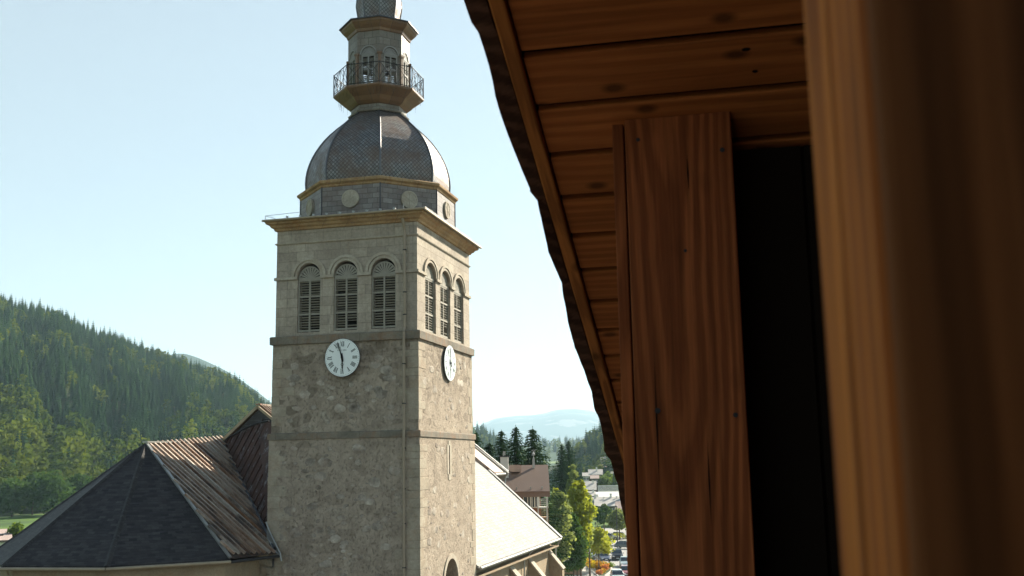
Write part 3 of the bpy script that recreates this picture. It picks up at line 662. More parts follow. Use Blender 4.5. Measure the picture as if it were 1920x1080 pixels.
while y < 5.9:
    x0 = lineint(y, AP, E0) if y < AP.y else lineint(y, AP, RE)
    x1 = lineint(y, E0, VV) if y < VV.y else lineint(y, VV, RE)
    if x1-x0 > .15:
        n = 5; pts = [Vector((x0+(x1-x0)*i/n, y, planeR(x0+(x1-x0)*i/n, y)+.05)) for i in range(n+1)]
        for a, c in zip(pts[:-1], pts[1:]): b.beam(a, c, .13, .12)
    y += .40
sub(b, 'standing_rib', M['rib'], cr, CL)
b = MB(); b.beam(RE+Vector((.1, 0, .10)), VV+Vector((-.1, .05, .10)), .55, .10, (.6, .5, .6)); sub(b, 'valley_flashing', M['darkmetal'], cr, CL)
b = MB(); b.beam(AP+Vector((0, -.1, .08)), RE+Vector((0, .1, .08)), .3, .08); b.beam(AP+Vector((0, 0, .06)), E0+Vector((0, 0, .06)), .14, .08); sub(b, 'ridge_cap', M['zinc'], cr, CL)
# transverse slope of rusty sheet leaning up to the tower and nave gable
PA = Vector((-13.72, 6.0, 18.42)); PB = [(-13.0, 6.0, 18.78), (-12.2, 6.0, 19.18), (-11.4, 5.9, 19.42), (-10.6, 5.6, 19.5), (-7.6, 3.4, 17.9), (-7.6, -.12, 13.35)]
PB = [Vector(p) for p in PB]
b = MB(); pts = [PA]+[VV+Vector((-.02, 0, .02))]+PB[::-1]; up = Vector((.28, .72, .83)).normalized(); al = Vector((.93, -.37, 0))
b.add(pts, [tuple(range(len(pts)))], [(p.dot(al), p.dot(up)) for p in pts]); tr = part(b, 'transept_roof', M['rustdark'], CH)
b = MB()
for i in range(19):
    f = (i+.5)/19; a = PA.lerp(VV, f)
    d = Vector((.30, .95, 0)); d.z = 0
    # climb the slope until the top outline
    n = (VV-PA).cross(PB[2]-PA); n = -n if n.z < 0 else n
    dz = -(n.x*d.x+n.y*d.y)/n.z; L = 7
    for s_ in np.linspace(.2, 8, 60):
        q = a+Vector((d.x, d.y, dz))*s_
        if q.x > -7.75 or q.y > 5.9 or q.z > 19.5-.0*q.x: L = s_; break
    b.beam(a+Vector((0, 0, .05)), a+Vector((d.x*L, d.y*L, dz*L+.05)), .05, .06)
sub(b, 'standing_rib', M['rustdark'], tr, CL)
b = MB(); b.path([PA+Vector((0, -.05, .05))]+[p+Vector((0, -.05, .05)) for p in PB[:4]], .05, 6); sub(b, 'top_flashing', M['darkmetal'], tr, CL)
b = MB(); b.add([VV+Vector((.18, -.08, -.12)), Vector((-7.66, -e2-.03, 14.2)), Vector((-7.66, -e2-.015, 13.7)), VV+Vector((-.15, -.1, .1))], [(0, 1, 2, 3)])
b.path([Vector((-7.7, -e2-.05, 14.4)), Vector((-7.45, -e2-.1, 13.9)), VV+Vector((.2, -.12, 0)), VV+Vector((.28, -.15, -.35))], .045, 6)
sub(b, 'flashing', M['zinc'], tr, CL)
# nave roofs
RG = Vector((-11.47, 6.0, 20.42)); n_s = (20.42-11.45)/(11.47+.3)
def nz(x): return 11.45-n_s*(x-.3)
b = MB()
roof(b, [(.3, 9.2, nz(.3)), (.3, 31.3, nz(.3)), (-6.2, 35.0, nz(-6.2)), (-6.2, 9.2, nz(-6.2))], .14)
roof(b, [(-6.2, 9.2, nz(-6.2)+.0), (-6.2, 35.0, nz(-6.2)), (-7.8, 36.0, nz(-7.8)), (-7.8, 9.2, nz(-7.8))], .14)
nr = part(b, 'nave_roof', M['nave'], CH)
b = MB()
roof(b, [(-5.75, 35.2, nz(-5.75)+.25), (-5.75, 38.6, nz(-5.75)+.25), (-11.47, 38.6, 20.9), (-11.47, 35.2, 20.9)], .35)
roof(b, [(-7.8, 6.0, nz(-7.8)), (-7.8, 38, nz(-7.8)), (-11.47, 38, 20.42), (-11.47, 6.0, 20.42)], .14)
roof(b, [(-23, 6.0, 20.42-.86*11.53), (-23, 38, 20.42-.86*11.53), (-11.47, 38, 20.42), (-11.47, 6.0, 20.42)], .14)
part(b, 'upper_nave_roof', M['rib'], CH)
b = MB(); y = 6.1
while y < 9: b.beam((-11.4, y, 20.45), (-7.9, y, nz(-7.9)+.06), .07, .1); y += .33
b.beam((-11.47, 5.9, 20.5), (-11.47, 12, 20.5), .3, .08)
part(b, 'ribs_on_ridge_end', M['rib'], CH)
b = MB()
def barge(p, q, w_=.12, h_=.3, dz=0): b.beam(Vector(p)+Vector((0, 0, dz)), Vector(q)+Vector((0, 0, dz)), w_, h_)
barge((.42, 31.35, nz(.42)), (-6.2, 35.1, nz(-6.2)), .2, .22, .02); part(b, 'barge_board', M['zinc'], CH)
b = MB(); barge((-5.6, 38.65, nz(-5.6)+.2), (-11.47, 38.65, 20.9), .25, .5, 0); barge((-5.6, 38.3, nz(-5.6)+.1), (-11.47, 38.3, 20.6), .12, .9, -.2); part(b, 'barge_board', M['zinc'], CH)
b = MB(); b.tube((-5.62, 35.0, nz(-5.7)+.1), (-5.62, 38.7, nz(-5.7)+.1), .1, 8); b.tube((-5.62, 38.5, nz(-5.7)+.05), (-5.75, 38.2, nz(-5.7)-1.2), .06, 8); part(b, 'gutter', M['zinc'], CH)
# gables and walls
b = MB(); X = -11.47
b.panel((0, 6.0, 0), (1, 0, 0), (0, 0, 1), [(-22.6, 0), (-7.7, 0), (-7.7, nz(-7.7)-.2), (X, 20.2), (-22.6, 10.4)])
part(b, 'gable_wall', M['slate_wall'], CH)
b = MB(); b.beam((X, 5.86, 20.36), (-22.9, 5.86, 20.36-.86*11.43), .1, .16); b.beam((X, 5.86, 20.36), (-7.6, 5.86, nz(-7.6)-.06), .1, .14); part(b, 'barge_board', M['gutterold'], CH)
poly = [(-20.0, 6.2), (-20.0, -3.85), (-16.15, -7.3), (-11.45, -7.1), (-7.85, -3.8), (-7.75, 6.2)]
b = MB(); L = 0
for (x0, y0), (x1, y1) in zip(poly[:-1], poly[1:]):
    d = math.hypot(x1-x0, y1-y0); b.add([(x0, y0, 0), (x1, y1, 0), (x1, y1, 12.75), (x0, y0, 12.75)], [(0, 1, 2, 3)], [(L, 0), (L+d, 0), (L+d, 12.7), (L, 12.7)]); L += d
b.add([(x, y, 12.72) for x, y in poly], [tuple(range(6))])
part(b, 'apse_wall', M['plaster'], CH)
b = MB(); pts = [G1, F1, F0, E0, VV]; off = [Vector((p.x, p.y, p.z-.13)) for p in pts]
for i, p in enumerate(off):
    c = Vector((-13.8, 0, p.z)); d = (p-c); d.z = 0; d.normalize(); off[i] = p+d*.07
b.path(off[:4], .075, 8); part(b, 'gutter', M['gutterold'], CH)
b = MB(); b.path(off[3:], .07, 8); b.tube(off[4]+Vector((-.25, -.05, 0)), off[4]+Vector((-.3, -.02, -.5)), .05, 8); part(b, 'gutter', M['darkmetal'], CH)
b = MB(); b.path([off[4]+Vector((-.95, -.35, -.05)), (-7.95, -1.2, 12.2), (-7.95, -1.2, 4)], .05, 8); b.path([off[1]+Vector((.2, .1, 0)), (-16.2, -7.4, 12.3), (-16.2, -7.4, 3)], .05, 8); part(b, 'rain_pipe', M['gutterold'], CH)
# rough masonry foot at the tower's left corner
b = MB(); rq = random.Random(8)
for i in range(60):
    z = rq.uniform(10.2, 13.4); x = -7.75+rq.uniform(-.15, .5)*max(0, (13.6-z))/2.2; s_ = rq.uniform(.2, .45)
    b.box((x, -.22-rq.uniform(0, .22), z), (s_*1.3, .35, s_*.7), Matrix.Rotation(rq.uniform(-.2, .2), 3, 'Y'))
b.box((-7.55, -.05, 5.6), (1.1, .8, 10))
part(b, 'corner_masonry', M['quoin'], CH, bevel=.03)
# nave side wall with buttresses
b = MB()
b.panel((-.35, 9.2, 0), (0, 1, 0), (0, 0, 1), [(0, 0), (21.9, 0), (21.9, 11.2), (0, 11.2)], [arch(y, 4.5, 7.6, .7, .7, 10) for y in (3.4, 8.6, 13.8, 19)], .4, True)
b.panel((-.35, 31.1, 0), (-1, 0, 0), (0, 0, 1), [(0, 0), (20.5, 0), (20.5, 10), (11.1, 18.6), (0, 11.2)])
part(b, 'nave_wall', M['plaster'], CH)
def buttress(y, x0=-.35, dep=1.0, w_=.75, zt=10.4):
    b = MB(); yy = (y-w_/2, y+w_/2)
    prof = [(x0-.05, 0), (x0+dep+.25, 0), (x0+dep+.25, 5.5), (x0+dep, 6.1), (x0+dep, zt-1.2), (x0+.02, zt), (x0-.05, zt)]
    vs = [(p[0], yy[0], p[1]) for p in prof]+[(p[0], yy[1], p[1]) for p in prof]; n = len(prof)
    b.add(vs, [tuple(range(n)), tuple(range(n, 2*n))[::-1]]+[(i, i+n, (i+1) % n+n, (i+1) % n) for i in range(n)])
    o = part(b, 'buttress', M['plaster'], CH)
    c = MB(); c.beam((x0+dep+.06, y, zt-1.16), (x0+.0, y, zt+.1), w_+.14, .1); sub(c, 'coping', M['trimstone'], o, CL)
for y in (13.6, 18.9, 24.1, 30.6): buttress(y)
b = MB(); b.tube((.38, 9.3, nz(.38)-.05), (.38, 31.4, nz(.38)-.05), .085, 8); gt = part(b, 'gutter', M['zinc'], CH)
b = MB()
for i in range(74): y = 9.5+i*.295; b.box((.2, y, nz(.3)-.16), (.26, .14, .12))
sub(b, 'dentil', M['trimstone'], gt, CL)
b = MB(); b.path([(.38, 31.0, nz(.38)-.1), (.0, 31.2, 10.6), (-.12, 31.22, 2)], .055, 8); b.path([(.38, 22, nz(.38)-.1), (-.2, 21.9, 10.6), (-.22, 21.9, 2)], .055, 8); part(b, 'rain_pipe', M['zinc'], CH)
b = MB(); b.box((-.1, 20.1, 11.2-.35), (.7, 22.2, .08)); part(b, 'eaves_board', M['plaster'], CH)

# ================================================================ CHALET IN THE FOREGROUND
def m_wood(name, light, dark, grain=16, ringf=1.0, rough=.6, knots=.6, spec=.35, zoff=.12, dist=3.0, streak=.5):
    g = G(name)
    v = g.coord(scale=(.10, 1, 1), rot=(0, .02, .012), loc=(0, .02, zoff), rand=5)
    wv = g.n('TexWave'); wv.wave_type = 'RINGS'; wv.rings_direction = 'X'; wv.inputs['Scale'].default_value = grain; wv.inputs['Distortion'].default_value = dist; wv.inputs['Detail'].default_value = 3; wv.inputs['Detail Scale'].default_value = 2.5; wv.inputs['Detail Roughness'].default_value = .6
    t = g.n('TexCoord'); oi = g.n('ObjectInfo')
    cb = g.n('CombineXYZ'); g.l(g.math('MULTIPLY', oi.outputs['Random'], 3.0), cb.inputs[0]); g.l(g.math('MULTIPLY_ADD', oi.outputs['Random'], .10, -.05), cb.inputs[1]); g.l(g.math('MULTIPLY', oi.outputs['Random'], .03), cb.inputs[2])
    va = g.n('VectorMath', operation='ADD'); g.l(t.outputs['Object'], va.inputs[0]); g.l(cb.outputs[0], va.inputs[1])
    lownoise = g.n('TexNoise'); lownoise.inputs['Scale'].default_value = 1.5; g.l(va.outputs[0], lownoise.inputs['Vector'])
    s2 = g.n('VectorMath', operation='SCALE'); g.l(lownoise.outputs['Color'], s2.inputs[0]); s2.inputs['Scale'].default_value = .035
    vb = g.n('VectorMath', operation='ADD'); g.l(va.outputs[0], vb.inputs[0]); g.l(s2.outputs[0], vb.inputs[1])
    mp = g.n('Mapping'); mp.inputs['Scale'].default_value = (.07, 1, 1); mp.inputs['Location'].default_value = (0, -.05, zoff-.05); mp.inputs['Rotation'].default_value = (0, .5, 0); g.l(vb.outputs[0], mp.inputs[0]); g.l(mp.outputs[0], wv.inputs['Vector'])
    rings = g.ramp(wv.outputs['Fac'], [(.1, 0), (.75, 1)])
    fib = g.n('Mapping'); fib.inputs['Scale'].default_value = (2.2, 90, 90); g.l(va.outputs[0], fib.inputs[0]); ff = g.noise(fib.outputs[0], 1.0, 5, .7)
    big = g.n('Mapping'); big.inputs['Scale'].default_value = (1.2, 9, 9); g.l(va.outputs[0], big.inputs[0]); bf = g.noise(big.outputs[0], 1.0, 5, .65)
    c = g.mix(g.math('MULTIPLY', rings, g.math('MULTIPLY', g.math('ADD', g.math('MULTIPLY', bf, 1.3), .1), ringf)), light, dark)
    c = g.mix(streak, c, g.ramp(ff, [(.3, .6), (.7, 1.35)]), 'MULTIPLY')
    c = g.mix(.7, c, g.ramp(bf, [(.3, .6), (.7, 1.3)]), 'MULTIPLY')
    kn = g.n('TexVoronoi'); kn.voronoi_dimensions = '2D'; km = g.n('Mapping'); km.inputs['Scale'].default_value = (3.2, 5.5, 5.5); g.l(vb.outputs[0], km.inputs[0]); kn.inputs['Scale'].default_value = 1.0; g.l(km.outputs[0], kn.inputs['Vector'])
    kk = g.ramp(kn.outputs['Distance'], [(.045, 1), (.12, 0)]); c = g.mix(g.math('MULTIPLY', kk, knots), c, (.018, .008, .004))
    h = g.math('ADD', g.math('MULTIPLY', rings, .5), g.math('MULTIPLY', ff, .6))
    return g.done(c, .85, 0, .08, g.bump(h, .3, .004))
M['w_soffit'] = m_wood('brown stained soffit boards', (.37, .120, .036), (.23, .066, .019), 9, .7, .6, .7, .3, .12, 1.2, .5)
M['w_plank'] = m_wood('red brown weathered plank', (.25, .076, .026), (.13, .036, .013), 20, .9, .6, .15, .3, .20, 2.0, .8)
M['w_batten'] = m_wood('warm brown batten', (.42, .155, .045), (.15, .05, .017), 20, .8, .5, .5, .45)
M['w_post'] = m_wood('honey coloured spruce jamb', (.36, .112, .018), (.17, .045, .008), 12, 1, .5, .2, .4, .14, 2, .8)
M['w_dark'] = m_wood('dark stained wood', (.085, .036, .015), (.04, .017, .008), 8, 1, .6, .3, .3)
M['w_black'] = plain('near black inner shade and knots', (.010, .007, .005), .95, 0, .05, .2)  # near-black puts the shade of enclosed boards into their colour
M['shingle'] = m_wood('weathered dark shingles', (.16, .085, .06), (.06, .033, .024), 14, 1, .7, .2, .3)
K = 1.25                                      # scale of the chalet about the lens: sizes of real boards
sA = math.radians(-2); SV = Vector((math.sin(sA), math.cos(sA), 0)); BV = Vector((-math.cos(sA), math.sin(sA), 0)); ZV = Vector((0, 0, 1)); MS = .42
def cp(s, b, z): return CAM+(SV*s+BV*b+ZV*z)*K
CHL = cp(1.5, -1.2, 0); CHL.z = 0
CT = empty('chalet', CHL, 0, "brown timber chalet seen from its balcony, boarded roof overhang, post and dark wall", "chalet")
FALL = (SV-ZV*MS).normalized(); NRM = BV.cross(FALL).normalized()
if NRM.z > 0: NRM = -NRM                      # towards the ground
def frame(o, O, X, Y):
    X = X.normalized(); Y = (Y-X*Y.dot(X)).normalized(); Z = X.cross(Y); o.matrix_world = Matrix(((X.x, Y.x, Z.x, O.x), (X.y, Y.y, Z.y, O.y), (X.z, Y.z, Z.z, O.z), (0, 0, 0, 1)))
def board(name, O, X, Y, L, w_, t, mat, parent=CT, bevel=.003, wav=0):
    """board centred on O, grain along X, width along Y"""
    b = MB(); b.box((0, 0, 0), (L, w_, t)); o = b.build(name, mat, None, bevel=bevel); frame(o, O, X, Y)
    o.parent = parent; o.matrix_parent_inverse = parent.matrix_world.inverted() if False else Matrix.Translation(-parent.location); return o
H0 = 1.545
def sof(s, b, d=0.0):                         # point on the soffit; d metres below it
    return cp(s, b, H0-MS*s)+NRM*d
# soffit boards with open joints; positions of joints follow the photograph's rhythm (0.138 of s)
sj = 1.8586-.1397*4; i = 0
rb = random.Random(2); end_b = {}
while sj < 5.6:
    s0, s1 = sj, sj+.1397; wdt = (sof(s1, 0)-sof(s0, 0)).length
    mid = (s0+s1)/2; L = (.366+1.35)*K
    O = (sof(mid, .366)+sof(mid, -1.35))/2-NRM*.012
    board('soffit_board', O, BV, FALL, L, wdt-.024, .024, M['w_soffit'], bevel=.004)
    sj = s1
# roof deck above, batten, dark verge gap and shingle ends
def slab(name, s0, s1, b0, b1, d0, d1, mat, parent=CT, n=1):
    b = MB(); P = [sof(s, bb, d) for d in (d1, d0) for s, bb in ((s0, b0), (s1, b0), (s1, b1), (s0, b1))]
    P = [p-CHL for p in P]; b.add(P, [(0, 1, 2, 3), (7, 6, 5, 4), (0, 4, 5, 1), (1, 5, 6, 2), (2, 6, 7, 3), (3, 7, 4, 0)]); return b.build(name, mat, parent)
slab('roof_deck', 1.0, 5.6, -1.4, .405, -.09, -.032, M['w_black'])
bt = board('verge_batten', (sof(1.1, .384)+sof(5.4, .384))/2-NRM*.004, FALL, BV, (sof(5.4, 0)-sof(1.1, 0)).length, .030*K, .034, M['w_batten'], bevel=.006)
# overlapping shingles on the verge: each bows outwards and ends with a small step
s = 1.05; k = 0; rb = random.Random(4)
edges = [1.10, 1.40, 1.785, 2.235, 2.59, 2.92, 3.29, 3.60, 3.86, 4.10, 4.4, 4.75, 5.1, 5.45]
EO = [(1.0, .436), (1.2, .440), (1.42, .430), (1.6, .437), (1.767, .437), (1.79, .431), (1.87, .431), (1.96, .437), (2.09, .433), (2.2, .428), (2.232, .431), (2.26, .418), (2.33, .420), (2.45, .425), (2.57, .418), (2.62, .423), (2.75, .431), (2.915, .437), (3.0, .431), (3.13, .425), (3.284, .437), (3.32, .431), (3.45, .435), (3.59, .450), (3.64, .436), (3.84, .439), (4.03, .449), (4.3, .457), (5.5, .46)]
for s0, s1 in zip(edges[:-1], edges[1:]):
    b = MB(); n = 12; b_out0 = .432+rb.uniform(-.003, .003); lift = rb.uniform(.0, .012)
    top = []; bot = []; vs = []
    for j in range(n+1):
        f = j/n; ss = s0+(s1-s0)*f
        bo = float(np.interp(ss, [q[0] for q in EO], [q[1] for q in EO]))+rb.uniform(-.0008, .0008)-(.003 if f == 1 else 0)
        d = .006+lift*f
        for bb, dd in ((.402, d-.03), (bo, d-.02+.012*math.sin(PI*f)), (bo, d+.006+.012*math.sin(PI*f)), (.402, d-.005)): vs.append(sof(ss, bb, dd)-CHL)
    fs = []
    for j in range(n):
        for q in range(4): a = j*4; fs.append((a+q, a+(q+1) % 4, a+4+(q+1) % 4, a+4+q))
    fs += [(0, 3, 2, 1), (n*4, n*4+1, n*4+2, n*4+3)]
    b.add(vs, fs); b.build('verge_shingle', M['shingle'], CT)
for k in range(14):                            # upper shingle courses seen over the verge
    s0 = 1.0+k*.33; slab('roof_shingles', s0, s0+.35, -1.4, .425+.006*(k % 2), -.13+.004*k*0, -.092, M['shingle'])
# the square post carrying the roof: wide face board, side board, dark joint
zt = H0-MS*2.05; zb_ = -1.35
def vboard(name, s, b0, b1, z0, z1, th, mat, parent=CT, bevel=.003, depth_dir=1, tilt=0):
    w_ = abs(b1-b0)*K; O = cp(s, (b0+b1)/2, (z0+z1)/2)+SV*(th/2*depth_dir); return board(name, O, ZV, BV, (z1-z0)*K, w_, th, mat, parent, bevel)
post = vboard('post', 2.05, -.0155, .1955, zb_, zt+.0, .05, M['w_plank'])
vboard('post_side_board', 2.062, .1995, .2225, zb_, zt, .06, M['w_plank'])
vboard('post_core', 2.09, .01, .215, zb_, zt-.02, .12, M['w_dark'])
# inner wall right of the post, shade painted near-black, and the enclosure round the balcony corner
def cbox(name, s0, s1, b0, b1, z0, z1, mat):
    b = MB(); P = [cp(s, bb, z)-CHL for z in (z0, z1) for s, bb in ((s0, b0), (s1, b0), (s1, b1), (s0, b1))]
    b.add(P, [(3, 2, 1, 0), (4, 5, 6, 7), (0, 1, 5, 4), (1, 2, 6, 5), (2, 3, 7, 6), (3, 0, 4, 7)]); return b.build(name, mat, CT)
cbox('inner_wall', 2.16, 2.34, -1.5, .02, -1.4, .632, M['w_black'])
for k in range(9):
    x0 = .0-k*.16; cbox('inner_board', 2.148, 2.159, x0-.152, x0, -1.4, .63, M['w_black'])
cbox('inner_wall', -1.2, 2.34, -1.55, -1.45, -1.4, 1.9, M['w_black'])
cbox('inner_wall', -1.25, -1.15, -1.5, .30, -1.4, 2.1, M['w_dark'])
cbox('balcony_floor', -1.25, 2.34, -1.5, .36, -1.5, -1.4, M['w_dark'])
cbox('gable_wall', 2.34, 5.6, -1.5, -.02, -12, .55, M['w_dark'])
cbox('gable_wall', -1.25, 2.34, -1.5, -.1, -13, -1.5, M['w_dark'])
# window jamb close to the lens: lit reveal, dark inner face
b = MB(); j0, j1, jb = .30, .49, -.0400
jm = MB()
P = [cp(j0, jb, 0), cp(j1, jb, 0)]
def jboard(name, O, X, Y, L, w_, th, mat): return board(name, O, X, Y, L, w_, th, mat, CT, .004)
wj = (j1-j0)*K
jboard('jamb', cp((j0+j1)/2, jb, .1)-BV*.02, ZV, SV, 2.6*K, wj, .04, M['w_post'])
jboard('jamb_bead', cp(j0+.085, jb, .1)+BV*.0005, ZV, SV, 2.6*K, .0045, .003, M['w_batten'])
jboard('jamb_casing', cp(j0+.005, jb-.372, .1)-SV*.0, ZV, BV, 2.6*K, .74*K, .03, m_wood('brown jamb casing', (.17, .062, .021), (.07, .025, .009), 10, 1, .6, .3, .3))

# nail heads, a split and small chips on the post board; knot rings on the soffit
for (u, v, r_) in ((1354, 281, .006), (1233, 770, .007), (1379, 778, .006), (1285, 470, .004), (1196, 262, .005)):
    d = ray(u, v); t_ = (2.05*K-.001)/(d.dot(SV)); p = CAM+d*t_; b = MB(); b.disc(p-CHL-SV*.0012, -SV, r_, .004, 12); b.build('nail_head', M['iron'], CT)
for (u, v, L_) in ((1232, 800, .16), (1290, 325, .05), (1330, 905, .10)):
    d = ray(u, v); t_ = (2.05*K-.001)/(d.dot(SV)); p = CAM+d*t_-CHL-SV*.0008; b = MB(); b.add([p+ZV*L_, p+BV*.0022, p-ZV*L_, p-BV*.0016], [(0, 1, 2, 3)]); b.build('split', M['w_black'], CT)
rb = random.Random(9)
for k in range(16):
    ss = 1.35+rb.random()*1.3; bb = rb.uniform(-.3, .33); p = sof(ss, bb, .0008)-CHL; b = MB(); n = 12; rx = rb.uniform(.006, .013); ry = rx*rb.uniform(.55, .8)
    b.add([p+BV*math.cos(2*PI*i/n)*rx+FALL*math.sin(2*PI*i/n)*ry for i in range(n)], [tuple(range(n))]); b.build('knot', M['w_black'], CT)

# ================================================================ VEGETATION
def m_leaf(name, a, b, trans=.35, attr=False, rough=.6, sc=.5):
    g = G(name)
    if attr:
        at_ = g.n('Attribute'); at_.attribute_name = 'tint'; f = at_.outputs['Fac']
    else:
        f = g.n('ObjectInfo').outputs['Random']
    t = g.coord(); nzv = g.noise(t, sc, 3, .6); f2 = g.math('ADD', g.math('MULTIPLY', f, .6), g.math('MULTIPLY', nzv, .4))
    c = g.mix(f2, a, b); fine = g.noise(t, sc*9, 2); c = g.mix(.5, c, g.ramp(fine, [(.3, .6), (.7, 1.35)]), 'MULTIPLY')
    d = g.n('BsdfDiffuse'); tr = g.n('BsdfTranslucent'); mx = g.n('MixShader'); gl = g.n('BsdfGlossy'); gl.inputs['Roughness'].default_value = .45; mx2 = g.n('MixShader')
    g.l(c, d.inputs[0]); tc = g.mix(1.0, c, (1.25, 1.3, .6), 'MULTIPLY'); g.l(tc, tr.inputs[0]); mx.inputs[0].default_value = trans
    g.l(d.outputs[0], mx.inputs[1]); g.l(tr.outputs[0], mx.inputs[2]); mx2.inputs[0].default_value = .0; g.l(mx.outputs[0], mx2.inputs[1]); g.l(gl.outputs[0], mx2.inputs[2]); g.l(mx2.outputs[0], g.out.inputs['Surface'])
    return g.m
M['spruce'] = m_leaf('spruce needles', (.022, .045, .022), (.040, .075, .032), .2)
M['conifer_far'] = m_leaf('forest conifer needles', (.016, .042, .025), (.052, .095, .040), .22, False, sc=.12)
M['conifer_stuff'] = m_leaf('forest mass conifer needles', (.016, .042, .025), (.052, .095, .040), .22, True, sc=.12)
M['leaf_far'] = m_leaf('forest broad leaves', (.028, .060, .019), (.15, .175, .034), .3, False, sc=.15)
M['leaf_stuff'] = m_leaf('forest mass broad leaves', (.028, .060, .019), (.15, .175, .034), .3, True, sc=.15)
M['leaf_yellow'] = m_leaf('yellow green leaves', (.24, .26, .045), (.36, .36, .07), .5)
M['leaf_grey'] = m_leaf('grey green leaves', (.18, .22, .10), (.27, .29, .15), .45)
M['leaf_mid'] = m_leaf('mid green leaves', (.10, .16, .04), (.17, .22, .05), .4)
M['leaf_dark'] = m_leaf('dark green leaves', (.05, .09, .03), (.07, .12, .04), .35)
M['bloom_orange'] = m_leaf('orange blossom', (.50, .26, .05), (.55, .36, .08), .3)
M['bloom_yellow'] = m_leaf('yellow foliage blossom', (.42, .33, .05), (.50, .40, .08), .4)
M['bloom_red'] = m_leaf('salmon red blossom', (.55, .20, .10), (.60, .30, .18), .3)
M['bark'] = plain('brown bark', (.10, .075, .055), .95, 0, .1, .3, 4, .5)

def quads(mb, P, D, S, N):
    """leaf quad at P, long axis D, side S (vectors with length)"""
    mb.add([P-D-S, P+D-S*.7, P+D+S*.7, P-D+S], [(0, 1, 2, 3)])
def rvec(r):
    while True:
        v = Vector((r.uniform(-1, 1), r.uniform(-1, 1), r.uniform(-1, 1)))
        if .05 < v.length < 1: return v.normalized()
def leafy(mb, r, lobes, n, size):
    """leaf clumps on and inside a set of ellipsoid lobes (centre, radii)"""
    wsum = [l[1][0]*l[1][1] for l in lobes]
    for i in range(n):
        c, rad = r.choices(lobes, wsum)[0]; v = rvec(r); k = 1.08-.62*r.random()**1.7
        bump = 1+.38*noise.noise(Vector(c)*.7+v*1.9)+.25*noise.noise(Vector(c)*1.3+v*4.5)
        p = Vector(c)+Vector((v.x*rad[0], v.y*rad[1], v.z*rad[2]))*k*bump
        nrm = (v+rvec(r)*.9).normalized(); a = nrm.orthogonal().normalized(); a = (Matrix.Rotation(r.uniform(0, 6.3), 3, nrm) @ a); b_ = nrm.cross(a); s_ = size*r.uniform(.6, 1.35)
        mb.add([p-a*s_-b_*s_*.5, p+a*s_*.2-b_*s_*.75, p+a*s_+b_*s_*.15, p+a*s_*.1+b_*s_*.8, p-a*s_*.8+b_*s_*.4], [(0, 1, 2, 3, 4)])
def lobes_for(r, R, H0_, H1, k, squash=.75, lean=0):
    """k lobes spread through a crown from height H0_ to H1 with greatest radius R"""
    out = []
    for i in range(k):
        f = (i+.5)/k; f = min(1, max(0, f+r.uniform(-.06, .06))); z = H0_+(H1-H0_)*f; env = math.sin(PI*min(.97, .18+.80*f))**.7; a = r.uniform(0, 6.3); d = R*env*r.uniform(.1, .68); q = R*r.uniform(.30, .52)*(.6+.5*env)
        out.append(((math.cos(a)*d+lean*f, math.sin(a)*d, z), (q, q, q*squash)))
    return out
def broad_tree(name, mat, seed, R, H, trunk=2.0, n=1500, size=.35, k=14, loc=(0, 0, 0), label=None, cat='tree', group=None, tr=.16, lean=0, squash=.75, limbs=True):
    r = random.Random(seed); T_ = empty(name, loc, r.uniform(0, 6), label, cat, group)
    lb = lobes_for(r, R, trunk+.2*(H-trunk), H-.12*(H-trunk), k, squash, lean)
    b = MB(); leafy(b, r, lb, n, size); b.build('crown', mat, T_)
    b = MB(); top = Vector((lean*.6, 0, trunk+(H-trunk)*.6)); b.tube((0, 0, -.3), (0, 0, trunk), tr, 8, tr*.8); b.tube((0, 0, trunk), top, tr*.8, 6, tr*.25)
    if limbs:
        for c, q in lb[:9]: f = r.uniform(.1, .6); s0 = Vector((0, 0, trunk)).lerp(top, f); b.tube(s0, Vector(c), tr*.35, 5, tr*.12)
    b.build('trunk', M['bark'], T_); return T_
def spruce_tree(name, seed, H, R, loc, label, group=None, z0=1.5, dens=1.0, mat='spruce'):
    r = random.Random(seed); T_ = empty(name, loc, 0, label, 'tree', group)
    b = MB(); z = z0
    while z < H-.15:
        f = (H-z)/(H-z0); rad = R*(f**.62)*r.uniform(.82, 1.12); nb = max(4, int((5+rad*2.2)*dens)); a0 = r.uniform(0, 6.3)
        for j in range(nb):
            a = a0+2*PI*j/nb+r.uniform(-.25, .25); L = rad*r.uniform(.55, 1.18); dirh = Vector((math.cos(a), math.sin(a), 0)); side = Vector((-dirh.y, dirh.x, 0))
            ns = max(2, int(L/.38)); pz = z+r.uniform(-.1, .1)
            for q in range(ns):
                t = (q+.6)/ns; droop = -.30*L*t**1.2+.16*L*t**3; p = dirh*(L*t)+Vector((0, 0, pz+droop)); ww = .30*(1.15-t*.75)+.05
                for sg in (-1, 1):
                    d = (dirh*.8+side*sg*.75+Vector((0, 0, r.uniform(-.55, -.1)))).normalized()*r.uniform(.18, .30)*(1.2-.5*t)
                    quads(b, p+side*sg*.05, d, (side*.6+Vector((0, 0, .5))).normalized()*.07, None)
                quads(b, p, dirh*.22+Vector((0, 0, -.05)), side*.10, None)
                if r.random() < .5: quads(b, p-Vector((0, 0, .12)), Vector((0, 0, -.16))+dirh*.05, side*.09, None)
        z += max(.22, .46*(.45+.55*f))*r.uniform(.8, 1.2)
    b.tube((0, 0, H-.5), (0, 0, H+.15), .03, 4); b.build('crown', M[mat], T_)
    b = MB(); b.tube((0, 0, -.3), (0, 0, H-.3), .28, 8, .03); b.build('trunk', M['bark'], T_); return T_
